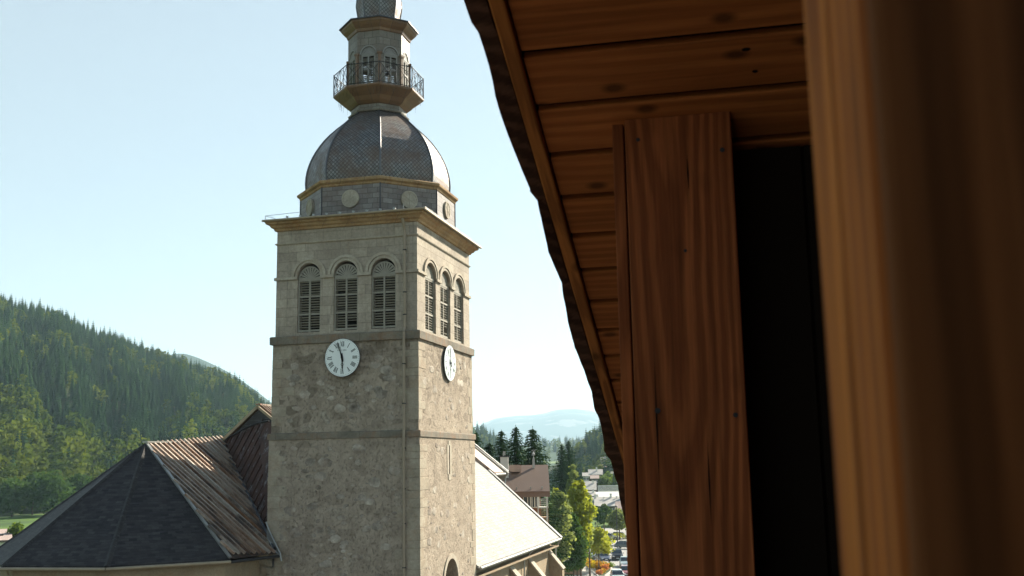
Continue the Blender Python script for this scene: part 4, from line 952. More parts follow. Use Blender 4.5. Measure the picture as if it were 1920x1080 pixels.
# forest templates: small meshes with unit height
def far_conifer(seed):
    r = random.Random(seed); b = MB(); n = 11
    for i in range(n):
        f = i/(n-1); z = .10+.86*f; rad = .185*(1-f)**.9+.012; k = 7 if f < .7 else 5; a0 = r.uniform(0, 6)
        for j in range(k):
            a = a0+2*PI*j/k+r.uniform(-.2, .2); L = rad*r.uniform(.8, 1.12); w_ = .5*rad*.9+.008; d = Vector((math.cos(a), math.sin(a), 0)); s_ = Vector((-d.y, d.x, 0))
            top = Vector((0, 0, z+.10*(1-f)+.02)); tip = d*L+Vector((0, 0, z-.055*(1.2-f))); m = d*L*.55+Vector((0, 0, z+.0))
            b.add([top, m+s_*w_, tip, m-s_*w_], [(0, 1, 2), (0, 2, 3)])
    return b
def far_broad(seed, n=80, size=.075):
    r = random.Random(seed); b = MB(); leafy(b, r, lobes_for(r, .34, .18, .94, 15, .8), n, size); return b
CT_ = [far_conifer(s) for s in range(6)]; BT_ = [far_broad(s+20) for s in range(5)]
BN_ = [far_broad(s+40, 420, .036) for s in range(4)]
def as_np(mb):
    tris = []
    for f in mb.f:
        for k in range(1, len(f)-1): tris.append((f[0], f[k], f[k+1]))
    return np.array(mb.v, dtype=np.float32), np.array(tris, dtype=np.int32)
CN, BN, = [as_np(x) for x in CT_], [as_np(x) for x in BT_]
def merged_trees(name, spots, temps, mat, label, cat, kind='stuff'):
    """one mesh of many far trees; spots = (x,y,z,h,w,rot,tint)"""
    V = []; Fc = []; Tn = []; off = 0; r = random.Random(1)
    for (x, y, z, h, w_, ro, ti) in spots:
        v, f = temps[r.randrange(len(temps))]; c, s_ = math.cos(ro), math.sin(ro)
        q = np.empty_like(v); q[:, 0] = (v[:, 0]*c-v[:, 1]*s_)*h*w_+x; q[:, 1] = (v[:, 0]*s_+v[:, 1]*c)*h*w_+y; q[:, 2] = v[:, 2]*h+z
        V.append(q); Fc.append(f+off); Tn.append(np.full(len(v), ti, dtype=np.float32)); off += len(v)
    if not V: return
    V = np.concatenate(V); Fc = np.concatenate(Fc); Tn = np.concatenate(Tn)
    me = bpy.data.meshes.new(name); me.vertices.add(len(V)); me.vertices.foreach_set('co', V.ravel()); me.loops.add(len(Fc)*3); me.loops.foreach_set('vertex_index', Fc.ravel())
    me.polygons.add(len(Fc)); me.polygons.foreach_set('loop_start', np.arange(0, len(Fc)*3, 3, dtype=np.int32)); me.polygons.foreach_set('loop_total', np.full(len(Fc), 3, dtype=np.int32))
    a = me.attributes.new('tint', 'FLOAT', 'POINT'); a.data.foreach_set('value', Tn); me.update(calc_edges=True); me.materials.append(mat)
    o = bpy.data.objects.new(name, me); COL.objects.link(o); tag(o, label, cat, kind=kind); return o

# ================================================================ GROUND, HILLS
def m_ground(name, a, b, scale=.02, rough=.95, c3=None, fs=3.0):
    g = G(name); c = g.coord(); col = g.mix(g.ramp(g.noise(c, scale, 6, .6), [(.35, 0), (.65, 1)]), a, b)
    if c3: col = g.mix(g.ramp(g.noise(c, scale*2.3, 4, .6), [(.55, 0), (.62, 1)]), col, c3)
    f = g.noise(c, fs, 4); col = g.mix(.35, col, g.ramp(f, [(.3, .7), (.7, 1.25)]), 'MULTIPLY'); return g.done(col, rough, 0, .1)
M['meadow'] = m_ground('valley meadow', (.075, .13, .030), (.10, .165, .035), .01, .95, (.05, .085, .03), .8)
M['forestfloor'] = m_ground('forest floor', (.035, .055, .022), (.055, .07, .03), .03)
M['midhill'] = m_ground('distant meadow and woods', (.035, .065, .035), (.05, .085, .04), .006, .95, (.16, .22, .08))
M['mountain'] = m_ground('far mountain forest and rock', (.018, .042, .032), (.035, .062, .045), .0016, .95, (.16, .16, .15), .02)
def struct(mb, name, mat, label=None, cat=None, **k):
    o = mb.build(name, mat, None, **k); tag(o, label, cat, kind='structure'); return o
b = MB(); b.add([(-15000, -3000, 0), (15000, -3000, 0), (15000, 15500, 0), (-15000, 15500, 0)], [(0, 1, 2, 3)])
struct(b, 'ground', M['meadow'], 'flat green valley floor under the village, running on to the mountains', 'ground')
def ridge_fn(prof, foot, top, nz_amp, nz_scale, seed, gull=0.0, back=1.6):
    """height of a hill as a function of azimuth coordinate u (photo column of the hill's crest) and distance"""
    us = [p[0] for p in prof]
    def zt(u):
        v = np.interp(u, us, [p[1] for p in prof]); p = at(u, v, top(u)); return p.z
    cache = {}
    def h(u, D):
        k = round(u); 
        if k not in cache: cache[k] = (zt(k), foot(k), top(k))
        z1, df, dt = cache[k]; f = (D-df)/(dt-df)
        if f <= 0: return -.5
        p = plan(u, D); n_ = noise.fractal(Vector((p.x, p.y, seed*10))*nz_scale, 1, 2, 4)
        if f <= 1: s_ = f*.85+.15*f*f*(3-2*f); g_ = min(1, 4*(1-f)+.12)*min(1, f*4)
        else: s_ = max(0, 1-((f-1)/back)**2*.9); g_ = min(1, (f-1)*3+.12)
        return max(-.5, z1*s_+nz_amp*n_*g_+gull*g_*math.sin((u+.12*D*0+f*55)*.055+2*n_))
    return h
def ridge_mesh(name, h, u0, u1, nu, d0, d1, nd, mat, label, cat='hill'):
    b = MB(); vs = []
    for j in range(nd+1):
        for i in range(nu+1):
            u = u0+(u1-u0)*i/nu; D = (d0(u)+(d1(u)-d0(u))*j/nd); p = plan(u, D); vs.append((p.x, p.y, h(u, D)))
    fs = [(j*(nu+1)+i, j*(nu+1)+i+1, (j+1)*(nu+1)+i+1, (j+1)*(nu+1)+i) for j in range(nd) for i in range(nu)]
    b.add(vs, fs, smooth=True); return struct(b, name, mat, label, cat)
# far mountains
prof = [(300, 830), (700, 812), (860, 812), (895, 799), (930, 784), (968, 779), (1000, 778), (1020, 775), (1045, 767), (1080, 766), (1110, 769), (1130, 776), (1170, 792), (1230, 800), (1400, 806), (1800, 812), (2600, 835)]
hm = ridge_fn(prof, lambda u: 8200, lambda u: 12000, 60, .0006, 3)
ridge_mesh('mountains', hm, -900, 2700, 260, lambda u: 8000, lambda u: 14500, 16, M['mountain'], 'pale blue far mountain range at the end of the valley', 'mountain')
prof = [(700, 850), (1000, 838), (1080, 826), (1130, 805), (1180, 782), (1300, 760), (1900, 790), (2600, 870)]
hm2 = ridge_fn(prof, lambda u: 4200, lambda u: 6500, 40, .001, 5)
ridge_mesh('mountains', hm2, 700, 2600, 130, lambda u: 4000, lambda u: 7600, 12, M['mountain'], 'hazy blue shoulder of mountain before the pale far range', 'mountain')
prof = [(-600, 640), (0, 680), (200, 690), (290, 672), (320, 662), (345, 664), (370, 673), (400, 686), (430, 701), (455, 717), (480, 734), (500, 749), (520, 764), (600, 800), (700, 830), (800, 850), (880, 862)]
hm3 = ridge_fn(prof, lambda u: 2200, lambda u: 3600, 25, .002, 6)
ridge_mesh('mountains', hm3, -600, 880, 110, lambda u: 2100, lambda u: 4400, 14, M['mountain'], 'bluish mountain slope showing behind the wooded hillside left of the tower', 'mountain')
# wooded hillside on the left
profL = [(-400, 500), (-200, 532), (0, 582), (75, 600), (114, 611), (139, 623), (178, 639), (222, 653), (255, 664), (300, 679), (347, 697), (389, 708), (428, 724), (455, 742), (483, 761), (510, 780), (560, 810), (640, 838), (760, 860), (860, 874)]
hL = ridge_fn(profL, lambda u: 470+.12*max(0, u), lambda u: 1150-.25*max(0, u-300), 7, .006, 1, 5)
ridge_mesh('hillside', hL, -420, 860, 120, lambda u: 440, lambda u: 1500, 60, M['forestfloor'], 'steep wooded hillside left of the bell tower', 'hill')
# middle distance hills on the right
profB = [(700, 800), (850, 803), (890, 812), (915, 822), (940, 842), (1000, 868)]
hB = ridge_fn(profB, lambda u: 900, lambda u: 1700, 8, .004, 2)
ridge_mesh('hillside', hB, 700, 1010, 40, lambda u: 880, lambda u: 2300, 20, M['midhill'], 'dark wooded hill end just right of the tower behind the spruces', 'hill')
profC = [(850, 846), (930, 838), (1000, 834), (1060, 831), (1110, 834), (1200, 840), (1500, 840)]
hC = ridge_fn(profC, lambda u: 1300, lambda u: 2700, 10, .003, 4)
ridge_mesh('hillside', hC, 850, 1500, 80, lambda u: 1250, lambda u: 3400, 30, M['midhill'], 'low green hill with meadow clearings closing the valley', 'hill')
profR = [(1015, 880), (1050, 868), (1080, 855), (1110, 836), (1140, 818), (1175, 797), (1300, 742), (1500, 738), (1800, 775), (2150, 840), (2400, 885)]
hR = ridge_fn(profR, lambda u: 460 if u > 1100 else 460+(1100-u)*4, lambda u: 1050, 7, .008, 8, 3)
ridge_mesh('hillside', hR, 1015, 2400, 150, lambda u: 440, lambda u: 1500, 40, M['forestfloor'], 'wooded slope rising on the right behind the houses', 'hill')

# ---------------------------------------------------------------- forests
def scatter(h, u0, u1, d0, d1, step, seed, keep=lambda u, D: True, hmin=-.3):
    r = random.Random(seed); out = []; D = d0
    while D < d1:
        du = step*(1+.0004*D)/D*FPX*.92; u = u0+r.uniform(0, du)
        while u < u1:
            uu = u+r.uniform(-.45, .45)*du; DD = D+r.uniform(-.45, .45)*step*1.6
            if keep(uu, DD):
                z = h(uu, DD)
                if z > hmin: p = plan(uu, DD); out.append((p.x, p.y, z, uu, DD))
            u += du
        D += step*1.15
    return out
def plant(spots, seed, share_broad, hcon, hbro, indiv=(), n_con=0, n_bro=0, tagc='', tagb='', stuff='', clabel='', blabel='', cgroup='', bgroup=''):
    """nearest spots become trees of their own, the rest one mass of conifers and one of broadleaf trees"""
    r = random.Random(seed); spots = sorted(spots, key=lambda q: q[4]); con = []; bro = []
    for (x, y, z, u, D) in spots:
        fb = share_broad(u, D, x, y); isb = r.random() < fb; ti = min(1, max(0, .5+1.1*noise.noise(Vector((x, y, 7))*.012)+r.uniform(-.5, .5)))
        if isb: bro.append((x, y, z-.8, r.uniform(*hbro)*r.uniform(.85, 1.1), r.uniform(.85, 1.25), r.uniform(0, 6.3), ti, u, D))
        else: con.append((x, y, z-.8, r.uniform(*hcon)*r.uniform(.75, 1.12), r.uniform(.8, 1.15), r.uniform(0, 6.3), ti, u, D))
    def inview(q): return indiv[0] < q[7] < indiv[1]
    for lst, n_, temps, mat, nm, lab, grp, near in ((con, n_con, CT_, M['conifer_far'], 'conifer', clabel, cgroup, None), (bro, n_bro, BT_, M['leaf_far'], 'broadleaf_tree', blabel, bgroup, BN_)):
        if n_:
            meshes = {}; k = 0; rest = []
            for q in lst:
                if k < n_ and inview(q):
                    tt = near if (near and k < 60) else temps; key = (id(tt), r.randrange(len(tt)))
                    if key not in meshes: o_ = tt[key[1]].build(nm, mat); meshes[key] = o_.data; bpy.data.objects.remove(o_)
                    o = bpy.data.objects.new(nm, meshes[key]); COL.objects.link(o); o.location = q[:3]; o.scale = (q[3]*q[4], q[3]*q[4], q[3]); o.rotation_euler = (0, 0, q[5]); tag(o, lab, 'tree', grp); k += 1
                else: rest.append(q)
            lst[:] = rest
    for lst, temps, mat, nm, lb in ((con, CN, M['conifer_stuff'], 'forest', 'conifers'), (bro, BN, M['leaf_stuff'], 'forest', 'broadleaf trees')):
        merged_trees(nm, [q[:7] for q in lst], temps, mat, stuff % lb, 'forest')
def sbL(u, D, x, y):
    f = (D-470)/(600); n_ = noise.noise(Vector((x, y, 3))*.010)+.4*noise.noise(Vector((x, y, 9))*.03)
    return max(.02, min(.97, 1.05-2.2*f+.9*n_)) if f < .55 else max(.03, min(.7, n_*1.5-.12))
sp = scatter(hL, -60, 545, 474, 1190, 5.6, 5)
plant(sp, 6, sbL, (11, 20), (9.5, 15), (-25, 512), 190, 180, stuff='dense mass of %s covering the left hillside', clabel='dark green conifer in the forest on the left hillside', blabel='rounded broadleaf tree in the forest on the left hillside', cgroup='conifers of the left hillside', bgroup='broadleaf trees of the left hillside')
sp = scatter(hR, 1070, 1215, 490, 1080, 6.5, 8, keep=lambda u, D: not (1095 < u < 1160 and D < 505))
plant(sp, 9, lambda u, D, x, y: .55 if noise.noise(Vector((x, y, 3))*.015) > -.1 else .15, (12, 20), (9, 14), (1070, 1180), 80, 80, stuff='wood of %s on the right hand slope behind the houses', clabel='conifer on the hazy slope behind the houses at right', blabel='broadleaf tree on the hazy slope behind the houses at right', cgroup='conifers of the right slope', bgroup='broadleaf trees of the right slope')
sp = scatter(hL, -400, -60, 474, 1150, 9, 25)
plant(sp, 26, sbL, (11, 20), (9.5, 15), stuff='outer part of the left hillside wood, %s')
sp = scatter(hR, 1215, 2360, 480, 1080, 9.5, 28)
plant(sp, 29, lambda *a: .45, (12, 20), (9, 14), stuff='outer part of the right hand wood, %s')
sp = scatter(lambda u, D: 0.0, 1240, 2350, 230, 460, 17, 31, keep=lambda u, D: noise.noise(Vector((u*.01, D*.02, 5))) > 0)
plant(sp, 32, lambda *a: .8, (9, 14), (7, 10), stuff='loose groves of %s on the meadow at the far right')
sp = scatter(hB, 885, 990, 1000, 1850, 15, 11)
plant(sp, 12, lambda *a: .2, (20, 28), (14, 18), stuff='far wood of %s on the hill end right of the tower')
sp = scatter(hC, 930, 1180, 1350, 2850, 22, 13, keep=lambda u, D: noise.noise(Vector((u*.02, D*.0022, 2))) > -.12)
plant(sp, 14, lambda *a: .35, (18, 28), (14, 20), stuff='distant scattered woods of %s on the low valley hill')
def flat(u, D): return 0.0
sp = scatter(flat, 935, 1110, 560, 1300, 17, 17, keep=lambda u, D: noise.noise(Vector((u*.03, D*.006, 5))) > -.05)
plant(sp, 18, lambda *a: .6, (14, 20), (10, 14), stuff='tree belts of %s on the valley floor beyond the village')

# ================================================================ NAMED TREES
def put(u, D, z=0): return tuple(plan(u, D, z))
def topz(u, v, D): return at(u, v, D).z
SPR = [(893, 811, 118, 4.0, 'dark spruce closest to the tower wall, just above the nave verge'), (918, 827, 112, 3.2, 'small low spruce between the tower and the pale chimney'),
       (941, 808, 118, 4.6, 'spruce rising directly behind the pale chimney'), (968, 799, 112, 4.2, 'slender spruce with open branches, middle of the three behind the brown roof'),
       (1000, 801, 116, 5.2, 'tall dark full spruce behind the thin flue of the brown roof')]
for i, (u, v, D, R, lab) in enumerate(SPR):
    H = topz(u, v, D); spruce_tree('spruce_tree', 50+i, H, R, put(u, D), lab, 'spruces behind the brown roof', 5.0 if H > 15 else 3, 1.0)
for i, (u, v, D, R, lab) in enumerate([(1054, 832, 205, 4.6, 'left of the twin spruces above the yellow green tree'), (1067, 826, 212, 5.0, 'right and taller of the twin spruces above the yellow green tree')]):
    spruce_tree('spruce_tree', 60+i, topz(u, v, D), R, put(u, D), lab, 'twin spruces', 4.0, 1.0)
H = topz(1047, 905, 140); broad_tree('leafy_tree', M['leaf_grey'], 71, 2.3, H, 2.5, 3600, .22, 44, put(1045, 140), 'grey green tall tree beside the balconies of the brown roofed chalet')
H = topz(1040, 893, 150); broad_tree('leafy_tree', M['leaf_yellow'], 75, 1.0, H, 5, 900, .17, 8, put(1040, 150), 'thin yellow green tree top peeping over the grey green tree')
H = topz(1084, 888, 150); broad_tree('leafy_tree', M['leaf_yellow'], 72, 2.35, H, 3.2, 4600, .24, 50, put(1083, 150), 'tall yellow green leafy tree standing in front of the twin spruces')
H = topz(1076, 858, 162); broad_tree('leafy_tree', M['leaf_grey'], 73, 1.9, H, 7, 3200, .19, 12, put(1077, 162), 'pale crown of a taller tree above the yellow green tree')
H = topz(1104, 908, 158); broad_tree('leafy_tree', M['leaf_grey'], 74, 1.3, H, 3, 2200, .2, 18, put(1100, 158), 'pale grey green tree on the right flank of the yellow green tree')
H = topz(1070, 950, 146); broad_tree('leafy_tree', M['leaf_dark'], 76, 2.2, H, 1.0, 4200, .2, 26, put(1070, 146), 'dark green bushy tree filling the shade below the yellow green tree')
H = topz(1120, 988, 170); broad_tree('leafy_tree', M['leaf_yellow'], 77, 2.7, H, 2.2, 2200, .22, 30, put(1117, 170), 'small bright yellow green street tree above the parked cars', tr=.10)
H = topz(1157, 958, 236); broad_tree('leafy_tree', M['leaf_grey'], 78, 2.9, H, 2.4, 4800, .22, 30, put(1157, 236), 'round headed lime green tree by the street lamp', tr=.15, squash=.95)
H = topz(1129, 947, 262); broad_tree('leafy_tree', M['leaf_dark'], 79, 2.4, H, 2.2, 4200, .22, 16, put(1129, 262), 'dense round dark green clipped tree beyond the street', tr=.15, squash=.95)
H = topz(1116, 946, 275); broad_tree('leafy_tree', M['leaf_dark'], 80, 1.2, H, 2.0, 1500, .22, 8, put(1116, 275), 'narrow dark tree left of the clipped round tree', tr=.12)
for i, (u, v, D, R, m_, lab) in enumerate([(1128, 889, 450, 5.0, 'leaf_mid', 'bright bushy tree right of the small twin roofed house'), (1139, 884, 455, 5.2, 'leaf_mid', 'middle bright bushy tree above the ribbed terrace'), (1163, 888, 450, 5, 'leaf_mid', 'bright bushy tree by the eaves shingles at right'),
        (1146, 868, 520, 4.5, 'leaf_dark', 'dark round tree below the upper hillside house')]):
    z = max(0, hR(u, D)); broad_tree('leafy_tree', M[m_], 90+i, R, topz(u, v, D)-z, 1.5, 1500, .5, 12, put(u, D, z), lab, tr=.2)
spruce_tree('spruce_tree', 66, topz(1150, 886, 440), 3.0, put(1150, 440), 'single dark spruce between the bright bushy trees', None, 1, .8)
# left foot of the hill
broad_tree('leafy_tree', M['leaf_mid'], 101, 2.6, 9.4, 2.0, 2600, .2, 12, put(44, 196), 'bushy pale green tree at the left beside the pink roof', tr=.12)
for i, (u, D, R, H, m_, lab) in enumerate([(28, 452, 8.5, 15, 'leaf_dark', 'large round tree at the forest edge above the lawn, nearest the left border'), (98, 446, 10, 17.5, 'leaf_dark', 'biggest round tree at the forest edge left of the apse roof'), (150, 462, 8, 16, 'leaf_dark', 'round tree at the forest edge just over the apse hip'), (196, 470, 7, 14, 'leaf_mid', 'smaller round tree at the forest edge over the apse roof'), (66, 470, 8, 17, 'leaf_dark', 'dark tree between the two big round trees'), (232, 478, 7.5, 14, 'leaf_mid', 'bushy tree at the forest edge close to the apse apex')]):
    broad_tree('leafy_tree', M[m_], 110+i, R, H, 1.5, 3400, .55, 30, put(u, D), lab, 'tree', 'round trees at the forest edge', tr=.35)
# shrubs and flower bed
def shrub(u, v, r_, m_, label, seed, group='shrubs of the flower bed', name='shrub', D=None, h=None):
    p = ground(u, v) if D is None else Vector(put(u, D)); b = MB(); rr = random.Random(seed); h = h or r_*1.1
    lb = [((rr.uniform(-.4, .4)*r_, rr.uniform(-.4, .4)*r_, h*rr.uniform(.35, .65)), (r_*.7, r_*.7, h*.5)) for _ in range(5)]
    leafy(b, rr, lb, 260, .13); o = b.build(name, M[m_]); o.location = p; tag(o, label, 'shrub', group); return o
shrub(1102, 1053, 1.6, 'leaf_mid', 'round green shrub at the top end of the flower bed', 201); shrub(1104, 1062, 1.1, 'bloom_yellow', 'yellow shrub under the round green shrub', 202)
shrub(1108, 1066, 1.2, 'bloom_orange', 'orange shrub left in the flower bed', 203); shrub(1116, 1068, 1.1, 'bloom_yellow', 'yellow orange shrub second in the flower bed', 204)
shrub(1122, 1069, 1.1, 'bloom_orange', 'orange shrub in the middle of the flower bed', 205); shrub(1129, 1069, 1.1, 'bloom_orange', 'orange shrub before the parked blue car', 206)
shrub(1136, 1071, .9, 'bloom_red', 'reddish shrub near the kerb end of the bed', 207); shrub(1141, 1066, .9, 'leaf_mid', 'green shrub by the kerb at the dark car', 208)
shrub(1124, 1079, .7, 'bloom_red', 'salmon red flowers at the tip of the flower bed', 209); shrub(1131, 1076, .7, 'bloom_orange', 'orange flowers near the tip of the flower bed', 210)
shrub(1076, 1042, 2.0, 'leaf_grey', 'large grey green bush beside the orange board', 211, None, h=2.4); shrub(1040, 1052, 1.2, 'leaf_mid', 'low bush behind the nave corner buttress', 212, None)
shrub(1153, 1012, 1.8, 'leaf_yellow', 'low yellow green hedge bush under the lamp', 213, None, h=1.3); shrub(1163, 1011, 1.7, 'leaf_yellow', 'low yellow green bush right of the lamp', 214, None, h=1.3)

# ================================================================ BUILDINGS BEYOND
M['brownroof'] = plain('brown sheet roof', (.135, .085, .058), .55, .1, .4, .12, .8)
M['timber'] = plain('red brown timber wall', (.20, .085, .045), .8, 0, .2, .25, 2, .3)
M['timberdark'] = plain('dark timber wall', (.06, .04, .03), .85, 0, .2, .25, 2)
M['greyroof'] = m_slate('pale grey village roof', (.46, .43, .39), (.37, .345, .31), .7, .9, .5, .4, (.2, .19, .18), .4)
M['pinkroof'] = m_slate('pinkish village roof', (.42, .31, .27), (.36, .27, .23), .7, .8, .5, .3, (.3, .22, .2), .3)
M['whitewall'] = plain('white render', (.62, .60, .55), .85, 0, .2, .08, .5)
M['whitepaint'] = plain('white painted wood', (.68, .67, .62), .6, 0, .3, .08, 2)
M['glass'] = plain('dark window glass', (.05, .06, .07), .08, 0, .7, .2)
def bld(name, u, D, label, cat='house', z=0, group=None, dyaw=0):
    p = plan(u, D, z); return empty(name, p, yaw_at(u)+dyaw, label, cat, group)
def window(T_, x, y, z, w_, h_, mat='whitepaint', side=-1):
    b = MB(); f = .07
    for dx in (-w_/2, 0, w_/2): b.box((x+dx, y+side*.03, z), (f, .08, h_))
    for dz in (-h_/2, h_/2): b.box((x, y+side*.03, z+dz), (w_+f, .08, f))
    o = b.build('window', M[mat], T_); g_ = MB(); g_.box((x, y+side*.008, z), (w_, .03, h_)); g_.build('pane', M['glass'], o)
def chimney(T_, x, y, z0, z1, w_=.7, mat='whitewall', capm='darkmetal'):
    b = MB(); b.box((x, y, (z0+z1)/2), (w_, w_, z1-z0)); o = b.build('chimney', M[mat], T_)
    c = MB(); c.box((x, y, z1+.06), (w_+.2, w_+.2, .1)); c.build('chimney_cap', M[capm], o)
def gable_house(T_, W_, Dp, ze, zr, roofm, wallm, over=.7, axis='x', y0=0, gable=None, th=.18):
    """local frame: x across the view, y away. axis x: ridge runs across the view"""
    if axis == 'x':
        b = MB(); sl = (zr-ze)/(Dp/2)
        for s_ in (-1, 1):
            q = [(-W_/2-over, y0+Dp/2+s_*(Dp/2+over), ze-sl*over), (W_/2+over, y0+Dp/2+s_*(Dp/2+over), ze-sl*over), (W_/2+over, y0+Dp/2, zr), (-W_/2-over, y0+Dp/2, zr)]
            roof(b, q, th)
        b.build('roof', M[roofm], T_)
        b = MB(); prof = [(y0, 0), (y0+Dp, 0), (y0+Dp, ze-.1), (y0+Dp/2, zr-.2), (y0, ze-.1)]
        vs = [(-W_/2, p[0], p[1]) for p in prof]+[(W_/2, p[0], p[1]) for p in prof]; n = 5
        b.add(vs, [tuple(range(n))[::-1], tuple(range(n, 2*n))]+[(i, (i+1) % n, (i+1) % n+n, i+n) for i in range(n)]); b.build('wall', M[wallm], T_)
    else:
        b = MB(); sl = (zr-ze)/(W_/2)
        for s_ in (-1, 1):
            q = [(s_*(W_/2+over), y0-over, ze-sl*over), (s_*(W_/2+over), y0+Dp+over, ze-sl*over), (0, y0+Dp+over, zr), (0, y0-over, zr)]
            roof(b, q, th)
        b.build('roof', M[roofm], T_)
        b = MB(); prof = [(-W_/2, 0), (W_/2, 0), (W_/2, ze-.1), (0, zr-.2), (-W_/2, ze-.1)]
        vs = [(p[0], y0, p[1]) for p in prof]+[(p[0], y0+Dp, p[1]) for p in prof]; n = 5
        b.add(vs, [tuple(range(n)), tuple(range(n, 2*n))[::-1]]+[(i, i+n, (i+1) % n+n, (i+1) % n) for i in range(n)]); b.build('wall', M[wallm], T_)
# brown roofed chalet
DB = 93
T_ = bld('chalet_house', 985, DB, 'timber chalet with a plain brown roof, flue and balconies behind the nave roof')
s_ = DB/FPX
def lx(u): return (u-985)*s_
ze, zr = topz(985, 921, DB), topz(985, 872, DB+5.2)
b = MB(); sl = (zr-ze)/5.2
xl, xr_ = lx(925), lx(1029)
roof(b, [(xl, 0, ze), (xr_, 0, ze), (xr_+.0, 5.2, zr), (xl, 5.2, zr)], .22); roof(b, [(xl, 10.4, ze), (xr_, 10.4, ze), (xr_, 5.2, zr), (xl, 5.2, zr)], .22); ro = b.build('roof', M['brownroof'], T_)
b = MB(); b.box(((xl+xr_)/2, -.03, ze-.30), (xr_-xl, .06, .42)); b.tube((xl, -.12, ze-.05), (xr_, -.12, ze-.05), .07, 8); b.build('fascia', plain('brown fascia', (.20, .13, .10), .6), ro)
b = MB()
for u in (968, 994, 1015): b.box((lx(u), .35, ze+.35*sl+.12), (.1, .1, .2))
b.build('snow_guard', M['zinc'], ro)
b = MB(); b.box((lx(966), 3.7, ze+3.7*sl+.22), (.95, .5, .34)); b.box((lx(966), 4.35, ze+4.35*sl+.25), (1.0, .1, .30)); b.build('skylight', plain('skylight frame', (.34, .24, .19), .5), ro)
chimney(T_, lx(945), 3.0, ze, topz(945, 857, DB+3), .72, 'whitewall'); b = MB(); b.box((lx(945), 3, topz(945, 850, DB+3)), (.2, .2, .35)); b.box((lx(943), 3, topz(945, 853, DB+3)), (.1, .1, .3)); b.build('chimney_pot', M['zinc'], T_)
b = MB(); zc = topz(1000, 863, DB+4.6); b.box((lx(1001), 4.6, zc-.4), (.22, .22, 1.1)); b.tube((lx(1001), 4.6, zc), (lx(1001), 4.6, zc+.3), .06); zt_ = topz(1000, 844, DB+4.6)
for dx in (-.13, .13):
    for dy in (-.13, .13): b.box((lx(1001)+dx, 4.6+dy, zt_-.22), (.025, .025, .5))
b.box((lx(1001), 4.6, zt_), (.34, .34, .04)); b.box((lx(1001), 4.6, zt_-.45), (.34, .34, .04)); b.loft((lx(1001), 4.6, 0), [(.02, zt_-.1), (.12, zt_-.38)], 6); b.tube((lx(1001), 4.6, zc), (lx(1001), 4.6, zt_-.4), .03); b.build('flue', M['zinc'], T_)
b = MB(); b.box(((xl+xr_)/2-.3, 5.2, (ze-.5)/2), (xr_-xl-1.0, 8.6, ze-.5)); b.build('wall', M['timber'], T_)
yw = .9
window(T_, lx(988), yw, topz(988, 941, DB+.9), .75, .95, 'whitepaint'); window(T_, lx(1001), yw, topz(1001, 941, DB+.9), .75, .95, 'whitepaint'); window(T_, lx(985), yw, topz(985, 966, DB+.9), .8, .9)
for k, v in enumerate((949, 968, 987, 1006)):
    b = MB(); z = topz(1014, v, DB); b.box((lx(1015), .45, z-.12), (1.0, .95, .12))
    for j in range(4): b.box((lx(1015), -.03, z+.12+j*.16), (1.0, .03, .05))
    for x in (lx(1006), lx(1024)): b.box((x, 0, z+.35), (.08, .08, 1.05))
    b.build('balcony', M['whitepaint'] if k == 0 else plain('balcony timber %d' % k, (.40, .27, .18), .7), T_)
b = MB()
for u in (1007, 1023): b.box((lx(u), .0, topz(u, 927, DB)-2.0), (.09, .09, 4.0))
b.box((lx(1015), 0, topz(1015, 928, DB)), (.85, .08, .14)); b.build('balcony_frame', M['whitepaint'], T_)
# village houses
def vhouse(u, D, label, Wpx, v_eave, v_ridge, roofm, wallm, Dp=9, axis='x', z=0, over=.7, chim=(), wins=0, dyaw=0, zbase=None):
    T_ = bld('house', u, D, label, 'house', 0, 'village houses', dyaw); W_ = Wpx*D/FPX; z_e = topz(u, v_eave, D); z_r = topz(u, v_ridge, D+Dp/2)
    gable_house(T_, W_-2*over, Dp, z_e+.01, z_r, roofm, wallm, over, axis)
    for (x, y, h_, w_) in chim: zz = z_e+(z_r-z_e)*(y/(Dp/2)); chimney(T_, x, y, zz-.3, zz+h_, w_)
    for i in range(wins): window(T_, (i-(wins-1)/2)*(W_/(wins+.5)), 0, z_e-1.4, 1.1, 1.1)
    return T_
vhouse(1116, 452, 'small house with a pale roof in two levels on the slope', 27, 888.5, 880, 'greyroof', 'timberdark', 9, chim=((.5, 3, 1.6, .6),), wins=3)
T_ = vhouse(1114, 440, 'lower lean roof in front of the small two level house', 17, 896, 891, 'pinkroof', 'timberdark', 6, wins=2)
vhouse(1141, 620, 'large pale roofed building high on the slope at right', 30, 866, 857, 'greyroof', 'whitewall', 12, chim=((-2, 4, 1.5, .8), (2, 4, 1.5, .8)), wins=5)
vhouse(1148, 505, 'little white hut half hidden among the bright trees', 8, 888, 884, 'greyroof', 'whitewall', 4, over=.2)
vhouse(1106, 402, 'grey roofed house left of the ribbed terrace, its ridge pointing at the viewer', 22, 917, 902, 'greyroof', 'timberdark', 14, chim=((1.0, 5, 1.2, .6),), wins=2)
vhouse(1139, 372, 'long low white roof behind the row of chimneys', 48, 930.5, 922, 'whitepaint', 'whitewall', 12, wins=0)
vhouse(1098, 478, 'small pale roofed house peeping over the yellow green tree top', 14, 892, 886, 'greyroof', 'whitewall', 8, wins=2, over=.5)
vhouse(1130, 545, 'brown gabled house in the trees below the upper hillside building', 14, 878, 871, 'pinkroof', 'timberdark', 8, wins=2, over=.5)
vhouse(1104, 355, 'dark walled house with a pale roof left of the row of chimneys', 22, 929, 921, 'greyroof', 'timberdark', 9, chim=((1.2, 3, .9, .5),), wins=3, over=.5)
